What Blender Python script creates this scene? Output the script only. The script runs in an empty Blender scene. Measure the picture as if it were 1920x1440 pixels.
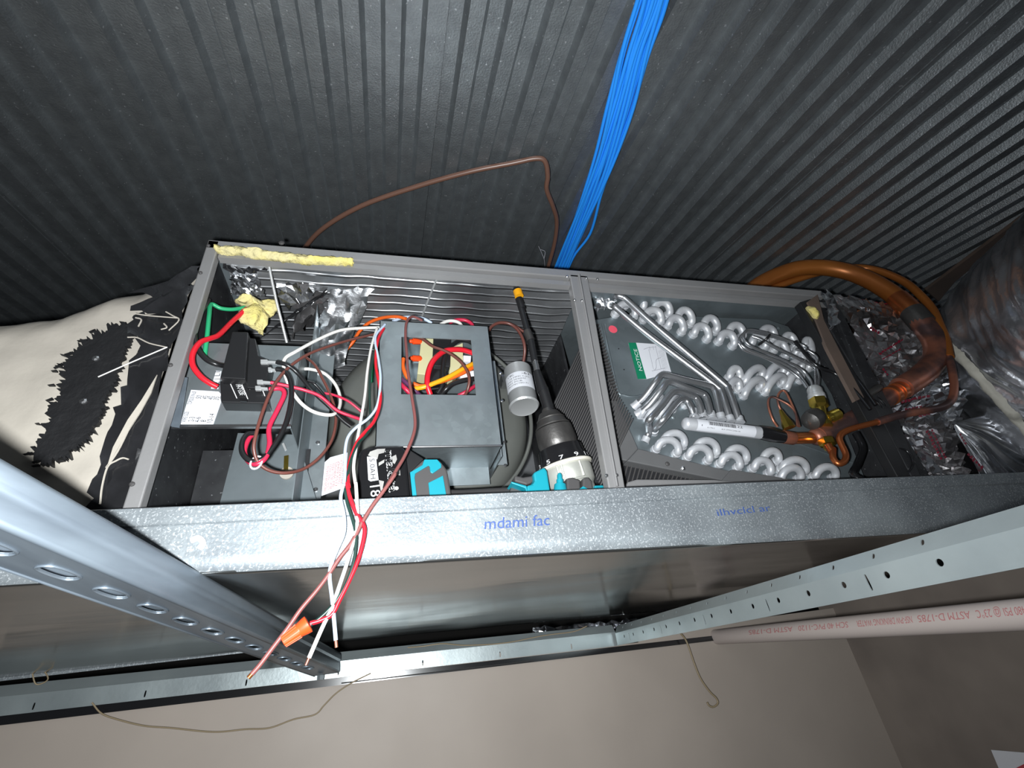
import bpy, math, random
import numpy as np
from mathutils import Matrix, Vector, noise as mn

random.seed(7); np.random.seed(7)
SC = bpy.context.scene
K = 0.62                                   # drawing units -> metres
FOC = 861.0                                # focal length in pixels of a 1920 wide picture
RM = np.array([[0.96635579, 0.02012723, 0.25642034],
               [-0.22832655, 0.52612311, 0.81918341],
               [-0.11842078, -0.8501702, 0.5130177]])
A_ = np.array

def ray(x, y): return RM @ A_([(x - 960) / FOC, (y - 720) / FOC, 1.0])
def P(x, y, Y): r = ray(x, y); return r * (Y / r[1])          # point on the upright plane Y
def PZ(x, y, Z): r = ray(x, y); return r * (Z / r[2])         # point on the level plane Z
def PX(x, y, X): r = ray(x, y); return r * (X / r[0])
def PD(x, y, d): return ray(x, y) * d                          # point at a depth
def dep(p): return float((RM.T @ A_(p))[2])
def rp(p, px): return px * dep(p) / FOC                        # size of px pixels at p

# ------------------------------------------------------------------ camera, world, light
cam = bpy.data.cameras.new('camera'); cam.sensor_width = 36; cam.lens = 36 * FOC / 1920
cam.clip_start = 0.01
co = bpy.data.objects.new('camera', cam); SC.collection.objects.link(co)
r_, u_, b_ = RM @ A_([1, 0, 0]), RM @ A_([0, -1, 0]), RM @ A_([0, 0, -1])
co.matrix_world = Matrix(((r_[0], u_[0], b_[0], 0), (r_[1], u_[1], b_[1], 0), (r_[2], u_[2], b_[2], 0), (0, 0, 0, 1)))
SC.camera = co
w = bpy.data.worlds.new('world'); SC.world = w; w.use_nodes = True
w.node_tree.nodes['Background'].inputs[0].default_value = (0.75, 0.85, 1.0, 1)
w.node_tree.nodes['Background'].inputs[1].default_value = 0.05
ld = bpy.data.lights.new('phone_flash', 'SPOT'); ld.energy = 24; ld.shadow_soft_size = 0.006
ld.spot_size = math.radians(162); ld.spot_blend = 0.9; ld.color = (0.94, 0.98, 1.0)
lo = bpy.data.objects.new('phone_flash', ld); SC.collection.objects.link(lo)
lo.location = Vector(r_ * -0.020 + u_ * -0.010 + b_ * 0.0)
lo.rotation_euler = Vector(PD(820, 800, 1.0)).to_track_quat('-Z', 'Y').to_euler()
SC.view_settings.view_transform = 'Standard'; SC.view_settings.look = 'None'
SC.view_settings.exposure = 0.0; SC.view_settings.gamma = 1.0
SC.view_settings.use_curve_mapping = False

# ------------------------------------------------------------------ materials
MATS = {}
def mat(name, col, rough=0.5, metal=0.0, col2=None, nscale=30.0, nmix=(0.35, 0.65), rvar=0.0, bump=0.0, bscale=80.0,
        spangle=0.0, speck=None, stretch=None, spec=0.5, coat=0.0, wave=None, trans=0.0, alpha=1.0):
    if name in MATS: return MATS[name]
    m = bpy.data.materials.new(name); MATS[name] = m; m.use_nodes = True
    nt = m.node_tree; N = nt.nodes; L = nt.links; bs = N['Principled BSDF']
    bs.inputs['Base Color'].default_value = (*col, 1); bs.inputs['Roughness'].default_value = rough
    bs.inputs['Metallic'].default_value = metal; bs.inputs['Specular IOR Level'].default_value = spec
    bs.inputs['Coat Weight'].default_value = coat
    bs.inputs['Transmission Weight'].default_value = trans; bs.inputs['Alpha'].default_value = alpha
    tc = N.new('ShaderNodeTexCoord'); vec = tc.outputs['Object']
    if stretch:
        mp = N.new('ShaderNodeMapping'); mp.inputs['Scale'].default_value = stretch
        L.new(vec, mp.inputs[0]); vec = mp.outputs[0]
    def nz(s, detail=4.0):
        n = N.new('ShaderNodeTexNoise'); n.inputs['Scale'].default_value = s; n.inputs['Detail'].default_value = detail
        L.new(vec, n.inputs['Vector']); return n.outputs['Fac']
    def mr(src, a, b, c, d):
        k = N.new('ShaderNodeMapRange'); L.new(src, k.inputs[0])
        for i, v in enumerate((a, b, c, d)): k.inputs[i + 1].default_value = v
        return k.outputs[0]
    def mix(fac, a, b):
        k = N.new('ShaderNodeMix'); k.data_type = 'RGBA'; L.new(fac, k.inputs[0])
        for s, v in ((6, a), (7, b)):
            if isinstance(v, tuple): k.inputs[s].default_value = (*v, 1)
            else: L.new(v, k.inputs[s])
        return k.outputs[2]
    c = None
    if col2: c = mix(mr(nz(nscale), nmix[0], nmix[1], 0, 1), col, col2)
    if spangle:
        vo = N.new('ShaderNodeTexVoronoi'); vo.inputs['Scale'].default_value = spangle; L.new(vec, vo.inputs['Vector'])
        sp = N.new('ShaderNodeSeparateColor'); L.new(vo.outputs['Color'], sp.inputs[0])
        a = tuple(min(1, x * 1.25) for x in (col2 or col)); f = mr(sp.outputs[0], 0.55, 1.0, 0, 0.55)
        c = mix(f, c if c is not None else col, a)
    if speck:
        c = mix(mr(nz(speck[1], 2.0), speck[2], speck[2] + 0.04, 0, speck[3] if len(speck) > 3 else 1), c if c is not None else col, speck[0])
    if c is not None: L.new(c, bs.inputs['Base Color'])
    if rvar: L.new(mr(nz(nscale * 0.7), 0.3, 0.7, max(0.02, rough - rvar), rough + rvar), bs.inputs['Roughness'])
    h = None
    if bump: h = (nz(bscale), bump)
    if wave:
        wv = N.new('ShaderNodeTexWave'); wv.bands_direction = wave[0]; wv.inputs['Scale'].default_value = wave[1]
        wv.inputs['Distortion'].default_value = wave[2]; L.new(vec, wv.inputs['Vector'])
        wo = mr(wv.outputs['Fac'], 0.8, 1.0, 0, 1)
        if h:
            ad = N.new('ShaderNodeMath'); ad.operation = 'MULTIPLY_ADD'; L.new(wo, ad.inputs[0]); ad.inputs[1].default_value = wave[3]
            L.new(h[0], ad.inputs[2]); h = (ad.outputs[0], bump)
        else: h = (wo, 0.4)
    if h:
        bp = N.new('ShaderNodeBump'); bp.inputs['Strength'].default_value = h[1]; bp.inputs['Distance'].default_value = 0.004
        L.new(h[0], bp.inputs['Height']); L.new(bp.outputs[0], bs.inputs['Normal'])
    return m

M = dict(
    deck=mat('deck_paint', (0.37, 0.395, 0.41), 0.46, 0.92, (0.305, 0.326, 0.34), 60, bump=0.15, bscale=500, speck=((0.8, 0.82, 0.85), 260, 0.69, 0.7)),
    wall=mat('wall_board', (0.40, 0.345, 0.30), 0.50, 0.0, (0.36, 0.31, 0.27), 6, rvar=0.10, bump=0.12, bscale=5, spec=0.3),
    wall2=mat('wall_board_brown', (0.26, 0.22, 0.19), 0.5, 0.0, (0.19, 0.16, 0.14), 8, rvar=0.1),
    floor=mat('concrete', (0.28, 0.26, 0.24), 0.8, 0, (0.22, 0.21, 0.2), 5),
    galv=mat('galvanised', (0.36, 0.40, 0.42), 0.42, 0.75, (0.29, 0.33, 0.345), 25, rvar=0.08, bump=0.04, bscale=60, spangle=140),
    galvd=mat('galvanised_dull', (0.27, 0.31, 0.33), 0.45, 0.7, (0.21, 0.245, 0.26), 18, rvar=0.08, spangle=120),
    pan=mat('pan_galvanised', (0.325, 0.358, 0.376), 0.54, 0.55, (0.21, 0.232, 0.25), 14, rvar=0.1, bump=0.10, bscale=300, spangle=420, speck=((0.66, 0.69, 0.71), 620, 0.58, 0.55)),
    panlow=mat('pan_underside', (0.43, 0.435, 0.425), 0.16, 0.95, (0.36, 0.365, 0.355), 6, rvar=0.06, bump=0.12, bscale=5, stretch=(0.6, 3.0, 1)),
    strut=mat('strut_zinc', (0.215, 0.255, 0.295), 0.44, 0.6, (0.165, 0.197, 0.232), 12, rvar=0.1, stretch=(6, 0.6, 6)),
    track=mat('track_zinc', (0.40, 0.45, 0.455), 0.40, 0.6, (0.33, 0.375, 0.385), 14, rvar=0.1, bump=0.04, bscale=200),
    grey=mat('cabinet_grey', (0.27, 0.265, 0.265), 0.42, 0.25, (0.25, 0.245, 0.245), 20, bump=0.04, bscale=300),
    greyd=mat('coil_frame_grey', (0.16, 0.16, 0.162), 0.45, 0.25, (0.14, 0.14, 0.142), 20),
    blackins=mat('black_liner', (0.022, 0.023, 0.025), 0.55, 0.0, (0.012, 0.012, 0.014), 60, speck=((0.25, 0.26, 0.27), 260, 0.69, 0.5)),
    foil=mat('foil_scrim', (0.56, 0.57, 0.59), 0.36, 0.75, (0.20, 0.205, 0.215), 6, (0.40, 0.62), rvar=0.10, bump=0.55, bscale=14, wave=('Y', 21, 0.5, 1.2)),
    foilw=mat('foil_wrinkled', (0.75, 0.76, 0.78), 0.27, 1.0, (0.55, 0.56, 0.58), 20, rvar=0.08, bump=0.45, bscale=40),
    foild=mat('foil_film', (0.66, 0.64, 0.65), 0.24, 0.9, (0.22, 0.21, 0.215), 14, rvar=0.1, bump=0.6, bscale=35),
    blackfoil=mat('black_tape', (0.02, 0.02, 0.022), 0.17, 0.0, (0.012, 0.012, 0.013), 30, rvar=0.08, bump=0.35, bscale=45, spec=0.8),
    mastic=mat('black_mastic', (0.008, 0.008, 0.009), 0.6, 0, bump=0.4, bscale=90),
    fabric=mat('duct_fabric', (0.46, 0.42, 0.36), 0.85, 0, (0.38, 0.345, 0.30), 8, bump=0.3, bscale=40),
    beige=mat('pale_mastic', (0.55, 0.53, 0.46), 0.7, 0, bump=0.4, bscale=60),
    fibre=mat('yellow_fibreglass', (0.66, 0.56, 0.17), 0.95, 0, (0.60, 0.53, 0.28), 40, bump=1.0, bscale=140),
    olive=mat('blower_paint', (0.17, 0.175, 0.16), 0.36, 0.3, (0.14, 0.146, 0.135), 8),
    black=mat('black_plastic', (0.012, 0.012, 0.013), 0.42, 0),
    blackg=mat('black_gloss', (0.010, 0.010, 0.011), 0.2, 0, spec=0.6),
    rubber=mat('dark_grip', (0.055, 0.052, 0.052), 0.65, 0),
    chuck=mat('chuck_steel', (0.11, 0.105, 0.10), 0.45, 0.7, (0.08, 0.076, 0.074), 50, bump=0.1, bscale=200),
    steel=mat('bright_steel', (0.55, 0.55, 0.56), 0.25, 0.95, (0.45, 0.45, 0.46), 30),
    alum=mat('aluminium_tube', (0.62, 0.63, 0.65), 0.30, 0.9, (0.52, 0.53, 0.55), 20, rvar=0.06),
    braze=mat('white_bend', (0.62, 0.63, 0.65), 0.42, 0.35, (0.52, 0.53, 0.56), 50, bump=0.1, bscale=80),
    white=mat('white_label', (0.70, 0.71, 0.75), 0.5, 0),
    pvc=mat('pvc', (0.52, 0.45, 0.42), 0.38, 0),
    teal=mat('teal_plastic', (0.008, 0.26, 0.33), 0.4, 0),
    gear=mat('gear_housing', (0.55, 0.55, 0.50), 0.42, 0.45, (0.45, 0.45, 0.41), 30, bump=0.08, bscale=120),
    rim=mat('cream_rim', (0.68, 0.65, 0.56), 0.45, 0),
    copper=mat('copper', (0.62, 0.20, 0.06), 0.32, 0.85, (0.45, 0.13, 0.045), 14, rvar=0.08),
    copperw=mat('copper_lacquer', (0.40, 0.135, 0.025), 0.40, 0.45, (0.30, 0.095, 0.02), 9),
    copperd=mat('copper_burnt', (0.42, 0.16, 0.10), 0.42, 0.6, (0.10, 0.06, 0.058), 22, (0.40, 0.6), rvar=0.1),
    brass=mat('brass', (0.62, 0.47, 0.08), 0.24, 0.95, (0.5, 0.36, 0.07), 40),
    green=mat('notice_green', (0.0, 0.19, 0.09), 0.5),
    pink=mat('pink_sticker', (0.85, 0.10, 0.15), 0.5),
    w_white=mat('wire_white', (0.72, 0.70, 0.66), 0.4), w_blue=mat('wire_pale_blue', (0.50, 0.60, 0.74), 0.4),
    w_red=mat('wire_red', (0.62, 0.012, 0.025), 0.35), w_pink=mat('wire_crimson', (0.52, 0.02, 0.06), 0.38),
    w_black=mat('wire_black', (0.012, 0.012, 0.013), 0.32), w_green=mat('wire_green', (0.02, 0.33, 0.14), 0.4),
    w_dkgreen=mat('wire_dark_green', (0.012, 0.035, 0.028), 0.35), w_brown=mat('wire_brown', (0.135, 0.045, 0.035), 0.35),
    w_rose=mat('wire_rose_brown', (0.20, 0.065, 0.06), 0.45), w_orange=mat('wire_orange', (0.75, 0.12, 0.015), 0.4),
    w_yellow=mat('wire_yellow', (0.80, 0.36, 0.01), 0.4), w_purple=mat('wire_purple', (0.10, 0.03, 0.09), 0.4),
    cable=mat('cable_blue', (0.02, 0.27, 0.86), 0.45), nut=mat('wire_nut_orange', (0.85, 0.075, 0.012), 0.4),
    tan=mat('tan_wire', (0.27, 0.21, 0.13), 0.55), stat=mat('thermostat_cable', (0.13, 0.065, 0.045), 0.38),
    ivory=mat('ivory_coil_form', (0.55, 0.52, 0.30), 0.5), term=mat('terminal_tin', (0.65, 0.66, 0.66), 0.35, 0.6),
    ink=mat('black_ink', (0.012, 0.012, 0.014), 0.6), inkw=mat('white_ink', (0.75, 0.75, 0.75), 0.6), inkg=mat('grey_ink', (0.30, 0.30, 0.33), 0.6),
    inkb=mat('blue_marker', (0.045, 0.085, 0.26), 0.6), inkr=mat('red_ink', (0.50, 0.06, 0.08), 0.6), inkp=mat('pink_ink', (0.45, 0.17, 0.17), 0.6),
    beam=mat('brown_beam', (0.135, 0.095, 0.075), 0.7, 0, (0.11, 0.08, 0.065), 20),
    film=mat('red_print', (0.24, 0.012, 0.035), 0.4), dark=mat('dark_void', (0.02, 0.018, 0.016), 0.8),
    scrape=mat('scraped_grey', (0.36, 0.35, 0.33), 0.6, 0, (0.28, 0.27, 0.26), 60),
)

# ------------------------------------------------------------------ mesh helpers
class B:
    def __init__(s): s.v = []; s.f = []
    def add(s, vs, fs):
        o = len(s.v); s.v += [A_(v, float) for v in vs]; s.f += [tuple(i + o for i in f) for f in fs]; return s
    def prism(s, poly, vec):
        n = len(poly); vec = A_(vec, float)
        vs = [A_(p, float) for p in poly]; vs += [p + vec for p in vs]
        fs = [tuple(range(n))[::-1], tuple(range(n, 2 * n))] + [(i, (i + 1) % n, n + (i + 1) % n, n + i) for i in range(n)]
        return s.add(vs, fs)
    def box(s, a, b):
        (x0, y0, z0), (x1, y1, z1) = np.minimum(a, b), np.maximum(a, b)
        return s.prism([(x0, y0, z0), (x1, y0, z0), (x1, y0, z1), (x0, y0, z1)], (0, y1 - y0, 0))
    def bar(s, a, b, wx, wy, up=(0, 0, 1)):                     # rectangular bar from a to b
        a, b = A_(a, float), A_(b, float); d = (b - a) / np.linalg.norm(b - a)
        x = np.cross(d, A_(up, float)); x /= np.linalg.norm(x); y = np.cross(x, d)
        return s.prism([a + x * i * wx / 2 + y * j * wy / 2 for i, j in ((-1, -1), (1, -1), (1, 1), (-1, 1))], b - a)
    def tube(s, pts, r, n=8, caps=True):
        pts = [A_(p, float) for p in pts]; m = len(pts)
        rs = [r] * m if np.isscalar(r) else list(r)
        t = [pts[min(i + 1, m - 1)] - pts[max(i - 1, 0)] for i in range(m)]
        t = [x / (np.linalg.norm(x) + 1e-12) for x in t]
        ref = A_([0, 0, 1.0]) if abs(t[0][2]) < 0.9 else A_([1.0, 0, 0])
        nx = np.cross(t[0], ref); nx /= np.linalg.norm(nx); vs = []
        for i in range(m):
            nx = nx - t[i] * np.dot(nx, t[i]); nx /= np.linalg.norm(nx) + 1e-12; ny = np.cross(t[i], nx)
            vs += [pts[i] + rs[i] * (math.cos(2 * math.pi * k / n) * nx + math.sin(2 * math.pi * k / n) * ny) for k in range(n)]
        fs = [(i * n + k, i * n + (k + 1) % n, (i + 1) * n + (k + 1) % n, (i + 1) * n + k) for i in range(m - 1) for k in range(n)]
        if caps: fs += [tuple(range(n))[::-1], tuple((m - 1) * n + k for k in range(n))]
        return s.add(vs, fs)
    def lathe(s, a, b, prof, n=28):                             # prof: (t along a->b, radius)
        a, b = A_(a, float), A_(b, float)
        d = (b - a) / np.linalg.norm(b - a); ref = A_([0, 0, 1.0]) if abs(d[2]) < 0.9 else A_([1.0, 0, 0])
        x = np.cross(d, ref); x /= np.linalg.norm(x); y = np.cross(d, x); vs = []
        for t, r in prof:
            vs += [a + (b - a) * t + r * (math.cos(2 * math.pi * k / n) * x + math.sin(2 * math.pi * k / n) * y) for k in range(n)]
        m = len(prof)
        fs = [(i * n + k, (i + 1) * n + k, (i + 1) * n + (k + 1) % n, i * n + (k + 1) % n) for i in range(m - 1) for k in range(n)]
        fs += [tuple(range(n)), tuple((m - 1) * n + k for k in range(n))[::-1]]
        return s.add(vs, fs)
    def sheet(s, fn, nu, nv):
        vs = [fn(i / nu, j / nv) for j in range(nv + 1) for i in range(nu + 1)]
        fs = [(j * (nu + 1) + i, j * (nu + 1) + i + 1, (j + 1) * (nu + 1) + i + 1, (j + 1) * (nu + 1) + i) for j in range(nv) for i in range(nu)]
        return s.add(vs, fs)
    def holed(s, o, u, v, W, H, holes, th, nrm):                # strip o + u*[0,W] + v*[0,H] with real holes (cu, cv, a, b, power)
        o, u, v, nrm = (A_(q, float) for q in (o, u, v, nrm)); holes = sorted(holes)
        cuts = [0] + [(holes[i][0] + holes[i + 1][0]) / 2 for i in range(len(holes) - 1)] + [W]
        n = 24
        for (cu, cv, a, b), u0, u1 in zip(holes, cuts, cuts[1:]):
            inn, out = [], []
            for k in range(n):
                an = 2 * math.pi * k / n; c_, s_ = math.cos(an), math.sin(an)
                if a >= b: x = max(-1, min(1, c_ * 1.6)) * (a - b) + c_ * b; y = s_ * b
                else: y = max(-1, min(1, s_ * 1.6)) * (b - a) + s_ * a; x = c_ * a
                inn.append((cu + x, cv + y))
                sx = ((u1 - cu) if c_ > 0 else (cu - u0)); sy = ((H - cv) if s_ > 0 else cv)
                q = max(abs(c_), abs(s_)); out.append((cu + c_ / q * sx, cv + s_ / q * sy))
            for tz, flip in ((0, False), (th, True)):
                vs = [o + u * p[0] + v * p[1] + nrm * tz for p in inn + out]
                fs = [(k, (k + 1) % n, n + (k + 1) % n, n + k) for k in range(n)]
                s.add(vs, [f[::-1] for f in fs] if flip else fs)
            vs = [o + u * p[0] + v * p[1] for p in inn]; vs += [p + nrm * th for p in vs]
            s.add(vs, [(k, n + k, n + (k + 1) % n, (k + 1) % n) for k in range(n)])
        return s

def root_loc(o):
    l = A_([0, 0, 0.0])
    while o is not None: l = l + A_(o.location); o = o.parent
    return l
def obj(name, b, m, parent=None, smooth=None, bevel=0, label=None, kind=None):
    me = bpy.data.meshes.new(name); off = root_loc(parent)
    me.from_pydata([tuple(p * K - off) for p in b.v], [], b.f); me.validate(); me.update()
    o = bpy.data.objects.new(name, me); SC.collection.objects.link(o); o.parent = parent
    me.materials.append(M[m] if isinstance(m, str) else m)
    if smooth is not None:
        for p in me.polygons: p.use_smooth = True
        me.set_sharp_from_angle(angle=math.radians(smooth))
    if bevel:
        bv = o.modifiers.new('bevel', 'BEVEL'); bv.width = bevel * K; bv.segments = 2; bv.limit_method = 'ANGLE'
        bv.angle_limit = math.radians(40)
    if label: o['label'] = label
    if kind: o['kind'] = kind
    return o
def thing(name, label, cat, loc=(0, 0, 0), group=None):
    o = bpy.data.objects.new(name, None); SC.collection.objects.link(o); o.empty_display_size = 0.02
    o.location = Vector(A_(loc, float) * K); o['label'] = label; o['category'] = cat
    if group: o['group'] = group
    return o
def tag(o, label, cat, group=None):
    o['label'] = label; o['category'] = cat
    if group: o['group'] = group
    return o
def fix_normals(o):
    import bmesh
    bm = bmesh.new(); bm.from_mesh(o.data); bmesh.ops.recalc_face_normals(bm, faces=bm.faces); bm.to_mesh(o.data); bm.free()
def spline(pts, k=8):                                           # Catmull-Rom through pts
    pts = [A_(p, float) for p in pts]
    if len(pts) < 3: return [pts[0] + (pts[-1] - pts[0]) * i / k for i in range(k + 1)]
    q = [2 * pts[0] - pts[1]] + pts + [2 * pts[-1] - pts[-2]]; out = []
    for i in range(1, len(q) - 2):
        p0, p1, p2, p3 = q[i - 1:i + 3]
        for j in range(k):
            t = j / k
            out.append(0.5 * (2 * p1 + (p2 - p0) * t + (2 * p0 - 5 * p1 + 4 * p2 - p3) * t * t + (3 * p1 - p0 - 3 * p2 + p3) * t ** 3))
    return out + [pts[-1]]
def wirepts(pts, crop=None, k=6):                               # (x, y, Y) pixels, optionally of a crop (ox, oy, s)
    out = []
    for x, y, Y in pts:
        if crop: x, y = crop[0] + x * crop[2], crop[1] + y * crop[2]
        out.append(P(x, y, Y))
    return spline(out, k)
def tube_r(pts, px): return [rp(p, px) for p in pts]
_tc = {}
def text2d(s):
    if s not in _tc:
        cu = bpy.data.curves.new('writing', 'FONT'); cu.body = s; cu.size = 1.0; cu.resolution_u = 3
        ob = bpy.data.objects.new('writing', cu); SC.collection.objects.link(ob)
        dg = bpy.context.evaluated_depsgraph_get(); me = bpy.data.meshes.new_from_object(ob.evaluated_get(dg))
        import bmesh
        bm = bmesh.new(); bm.from_mesh(me); bmesh.ops.triangulate(bm, faces=bm.faces)
        bmesh.ops.subdivide_edges(bm, edges=[e for e in bm.edges if e.calc_length() > 0.3], cuts=2); bmesh.ops.triangulate(bm, faces=bm.faces)
        bm.to_mesh(me); bm.free()
        v = A_([tuple(x.co) for x in me.vertices]); f = [tuple(p.vertices) for p in me.polygons]
        bpy.data.objects.remove(ob); bpy.data.meshes.remove(me)
        v[:, 0] -= v[:, 0].min(); w_ = v[:, 0].max(); _tc[s] = (v, f, w_)
    return _tc[s]
def text_on(b, s, p0, p1, upv, h=None, off=0.0008, slant=0.0):  # text from p0 to p1, glyph up along upv
    v, f, w_ = text2d(s); p0, p1 = A_(p0, float), A_(p1, float); d = p1 - p0; L_ = np.linalg.norm(d); d = d / L_
    up = A_(upv, float); up = up - d * np.dot(up, d); up /= np.linalg.norm(up); n = np.cross(d, up)
    sx = L_ / w_; sy = h if h else sx
    return b.add([p0 + d * (x * sx + slant * y * sy) + up * y * sy + n * off for x, y, _ in v], f)
def text_map(b, s, fn):                                         # fn(u in 0..1, v in glyph heights)
    v, f, w_ = text2d(s); return b.add([fn(x / w_, y) for x, y, _ in v], f)
def poly_px(pts, Y, crop=None):
    o = []
    for x, y in pts:
        if crop: x, y = crop[0] + x * crop[2], crop[1] + y * crop[2]
        o.append(P(x, y, Y))
    return o
def ball(b, c, r, n=10, sq=(1, 1, 1)):
    c = A_(c, float); vs = []; m = n // 2 + 1
    for i in range(m + 1):
        th = math.pi * i / m
        vs += [c + A_([sq[0] * r * math.sin(th) * math.cos(2 * math.pi * k / n), sq[1] * r * math.sin(th) * math.sin(2 * math.pi * k / n), sq[2] * r * math.cos(th)]) for k in range(n)]
    return b.add(vs, [(i * n + k, (i + 1) * n + k, (i + 1) * n + (k + 1) % n, i * n + (k + 1) % n) for i in range(m) for k in range(n)])
def nz3(p, s, seed=0): return mn.noise(Vector((p[0] * s + seed * 7.3, p[1] * s - seed * 3.1, p[2] * s + seed)))
C1 = (200, 430, 0.368); C2 = (580, 560, 0.302); C3 = (1060, 480, 0.3125); C4 = (1400, 480, 0.3125); C5 = (0, 780, 0.3889)
C6 = (400, 900, 0.3646); C7 = (1000, 880, 0.479); C8 = (0, 430, 0.368)
D1 = (290, 560, 1 / 6); D2 = (290, 760, 1 / 6); D3 = (640, 820, 0.125); D4 = (940, 760, 0.125); D5 = (1080, 700, 0.1875)
D6 = (1360, 580, 0.2222); D7 = (1560, 560, 0.236); D8 = (1640, 380, 1 / 6); D9 = (1120, 520, 0.2292); DA = (350, 440, 0.4219); DB = (700, 590, 0.1875)
def cx(c, x, y): return (c[0] + x * c[2], c[1] + y * c[2])
YN = A_([0, -1.0, 0])

# ------------------------------------------------------------------ the setting: roof deck, walls, floor
def deckz(Y): return 0.80 + 0.203 * Y
ceil = bpy.data.objects.new('ceiling', None); SC.collection.objects.link(ceil); ceil['kind'] = 'structure'
ceil['label'] = 'dark grey ribbed metal roof deck sloping overhead'
PITCH = 0.0626
X0 = -0.0535                                                     # a groove runs through here
def deck_panel(k0, k1, lift):
    b = B(); prof = []
    for k in range(k0, k1):
        x = X0 + k * PITCH
        prof += [(x - 0.06 * PITCH, 0), (x + 0.06 * PITCH, 0.27 * PITCH), (x + 0.44 * PITCH, 0.27 * PITCH), (x + 0.56 * PITCH, 0)]
    prof += [(X0 + k1 * PITCH + 0.05 * PITCH, 0)]
    vs = []
    for y in (-1.2, 3.2): vs += [(x, y, deckz(y) + z + lift) for x, z in prof]
    n = len(prof)
    b.add(vs, [(i, i + 1, n + i + 1, n + i) for i in range(n - 1)])
    o = obj('roof_panel', b, 'deck', ceil)
    so = o.modifiers.new('gauge', 'SOLIDIFY'); so.thickness = 0.0006; so.offset = 1
    return o
edges = [-68, -54, -40, -26, -12, 2, 16, 30, 44, 58, 72, 86]
for i, (a, c) in enumerate(zip(edges, edges[1:])): deck_panel(a, c, 0.0012 * (i % 2))

def struct(name, b, m, label=None, parent=None, **k):
    o = obj(name, b, m, parent, **k); o['kind'] = 'structure'
    if label: o['label'] = label
    return o
FZ = -1.9
struct('floor', B().box((-3.2, -2.2, FZ - 0.06), (2.2, 3.3, FZ)), 'floor', 'bare concrete floor far below')
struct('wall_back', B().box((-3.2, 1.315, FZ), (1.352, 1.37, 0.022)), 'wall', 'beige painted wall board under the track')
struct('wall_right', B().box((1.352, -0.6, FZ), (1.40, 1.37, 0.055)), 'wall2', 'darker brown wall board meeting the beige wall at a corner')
# near-black sheet: its colour stands in for the unlit roof space behind the wall top
struct('wall_far', B().box((-3.2, 3.2, FZ), (6.0, 3.26, 1.6)), 'dark', 'near-black sheet standing in for the unlit far end of the roof space')

# ------------------------------------------------------------------ drain pan under the unit
def pz0(x): return 0.1255 - 0.0203 * (x + 0.2)
PX0, PX1, PY0, PY1 = -0.75, 1.50, 0.62, 1.27
pan = thing('drain_pan', 'long galvanised drain pan holding the open air handler, blue marker writing on its face', 'drain pan', (0.3, 0.95, 0.12))
b = B()
xs = np.linspace(PX0, PX1, 46)
def panface(u, v):
    x = PX0 + (PX1 - PX0) * u; z = pz0(x) + (0.2045 - 0.004 * max(0, x - 0.6) - pz0(x)) * v
    return A_([x, PY0 + 0.0015 * nz3((x, 0, z), 5, 3), z])
b.sheet(panface, 60, 4)
o = obj('front_face', b, 'pan', pan, smooth=30); so = o.modifiers.new('gauge', 'SOLIDIFY'); so.thickness = 0.0012; so.offset = -1
b = B()
def lip(u, v):                                                   # folded hem along the top edge
    x = PX0 + (PX1 - PX0) * u; zt = 0.2045 - 0.004 * max(0, x - 0.6)
    pr = [(-0.0005, -0.0225), (-0.0035, -0.021), (-0.0035, -0.001), (0.001, 0.0012), (0.009, 0.0012), (0.009, -0.006)]
    k = min(int(v * 5 + 0.001), 5); dy, dz = pr[k]
    return A_([x, PY0 + dy, zt + dz])
b.sheet(lip, 30, 5); obj('hem', b, 'pan', pan)
b = B()
def under(u, v):
    x = PX0 + (PX1 - PX0) * u; z = pz0(x) - (0.038 + 0.01 * max(0, -x)) * v ** 1.3
    z += 0.005 * nz3((x, v * 0.5, 0), 2.3, 1) * math.sin(math.pi * min(1, v * 1.02)) + 0.0015 * nz3((x, v, 0), 7, 2) * v
    return A_([x, PY0 + (PY1 - PY0) * v, z])
b.sheet(under, 120, 50); o = obj('underside', b, 'panlow', pan, smooth=60)
so = o.modifiers.new('gauge', 'SOLIDIFY'); so.thickness = 0.0012; so.offset = 1
b = B().box((PX0, PY1 - 0.002, 0.085), (PX1, PY1, 0.19)); obj('rear_face', b, 'pan', pan)
b = B().box((PX1 - 0.002, PY0, 0.10), (PX1, PY1, 0.20)); obj('end_face', b, 'pan', pan)
b = B()
text_on(b, 'mdami fac', P(908, 993, PY0 - 0.003), P(1030, 985, PY0 - 0.003), (0, 0, 1), h=0.022, off=0.0012, slant=0.15)
obj('marker_writing', b, 'inkb', pan, label='blue handwritten marker note')
b = B()
text_on(b, 'ilhvclcl ar', P(1345, 968, PY0 - 0.003), P(1445, 958, PY0 - 0.003), (0, 0, 1), h=0.015, off=0.0012, slant=0.1)
obj('marker_writing', b, 'inkb', pan, label='faint second marker note')
b = B()                                                          # chalky thumb smear
sm = spline([P(358, 1014, PY0 - 0.003), P(372, 1009, PY0 - 0.003), P(381, 1018, PY0 - 0.003), P(373, 1030, PY0 - 0.003)], 4)
b.tube(sm, 0.0035, 6); obj('smear', b, 'white', pan, label='pale rubbed smear')

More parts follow.
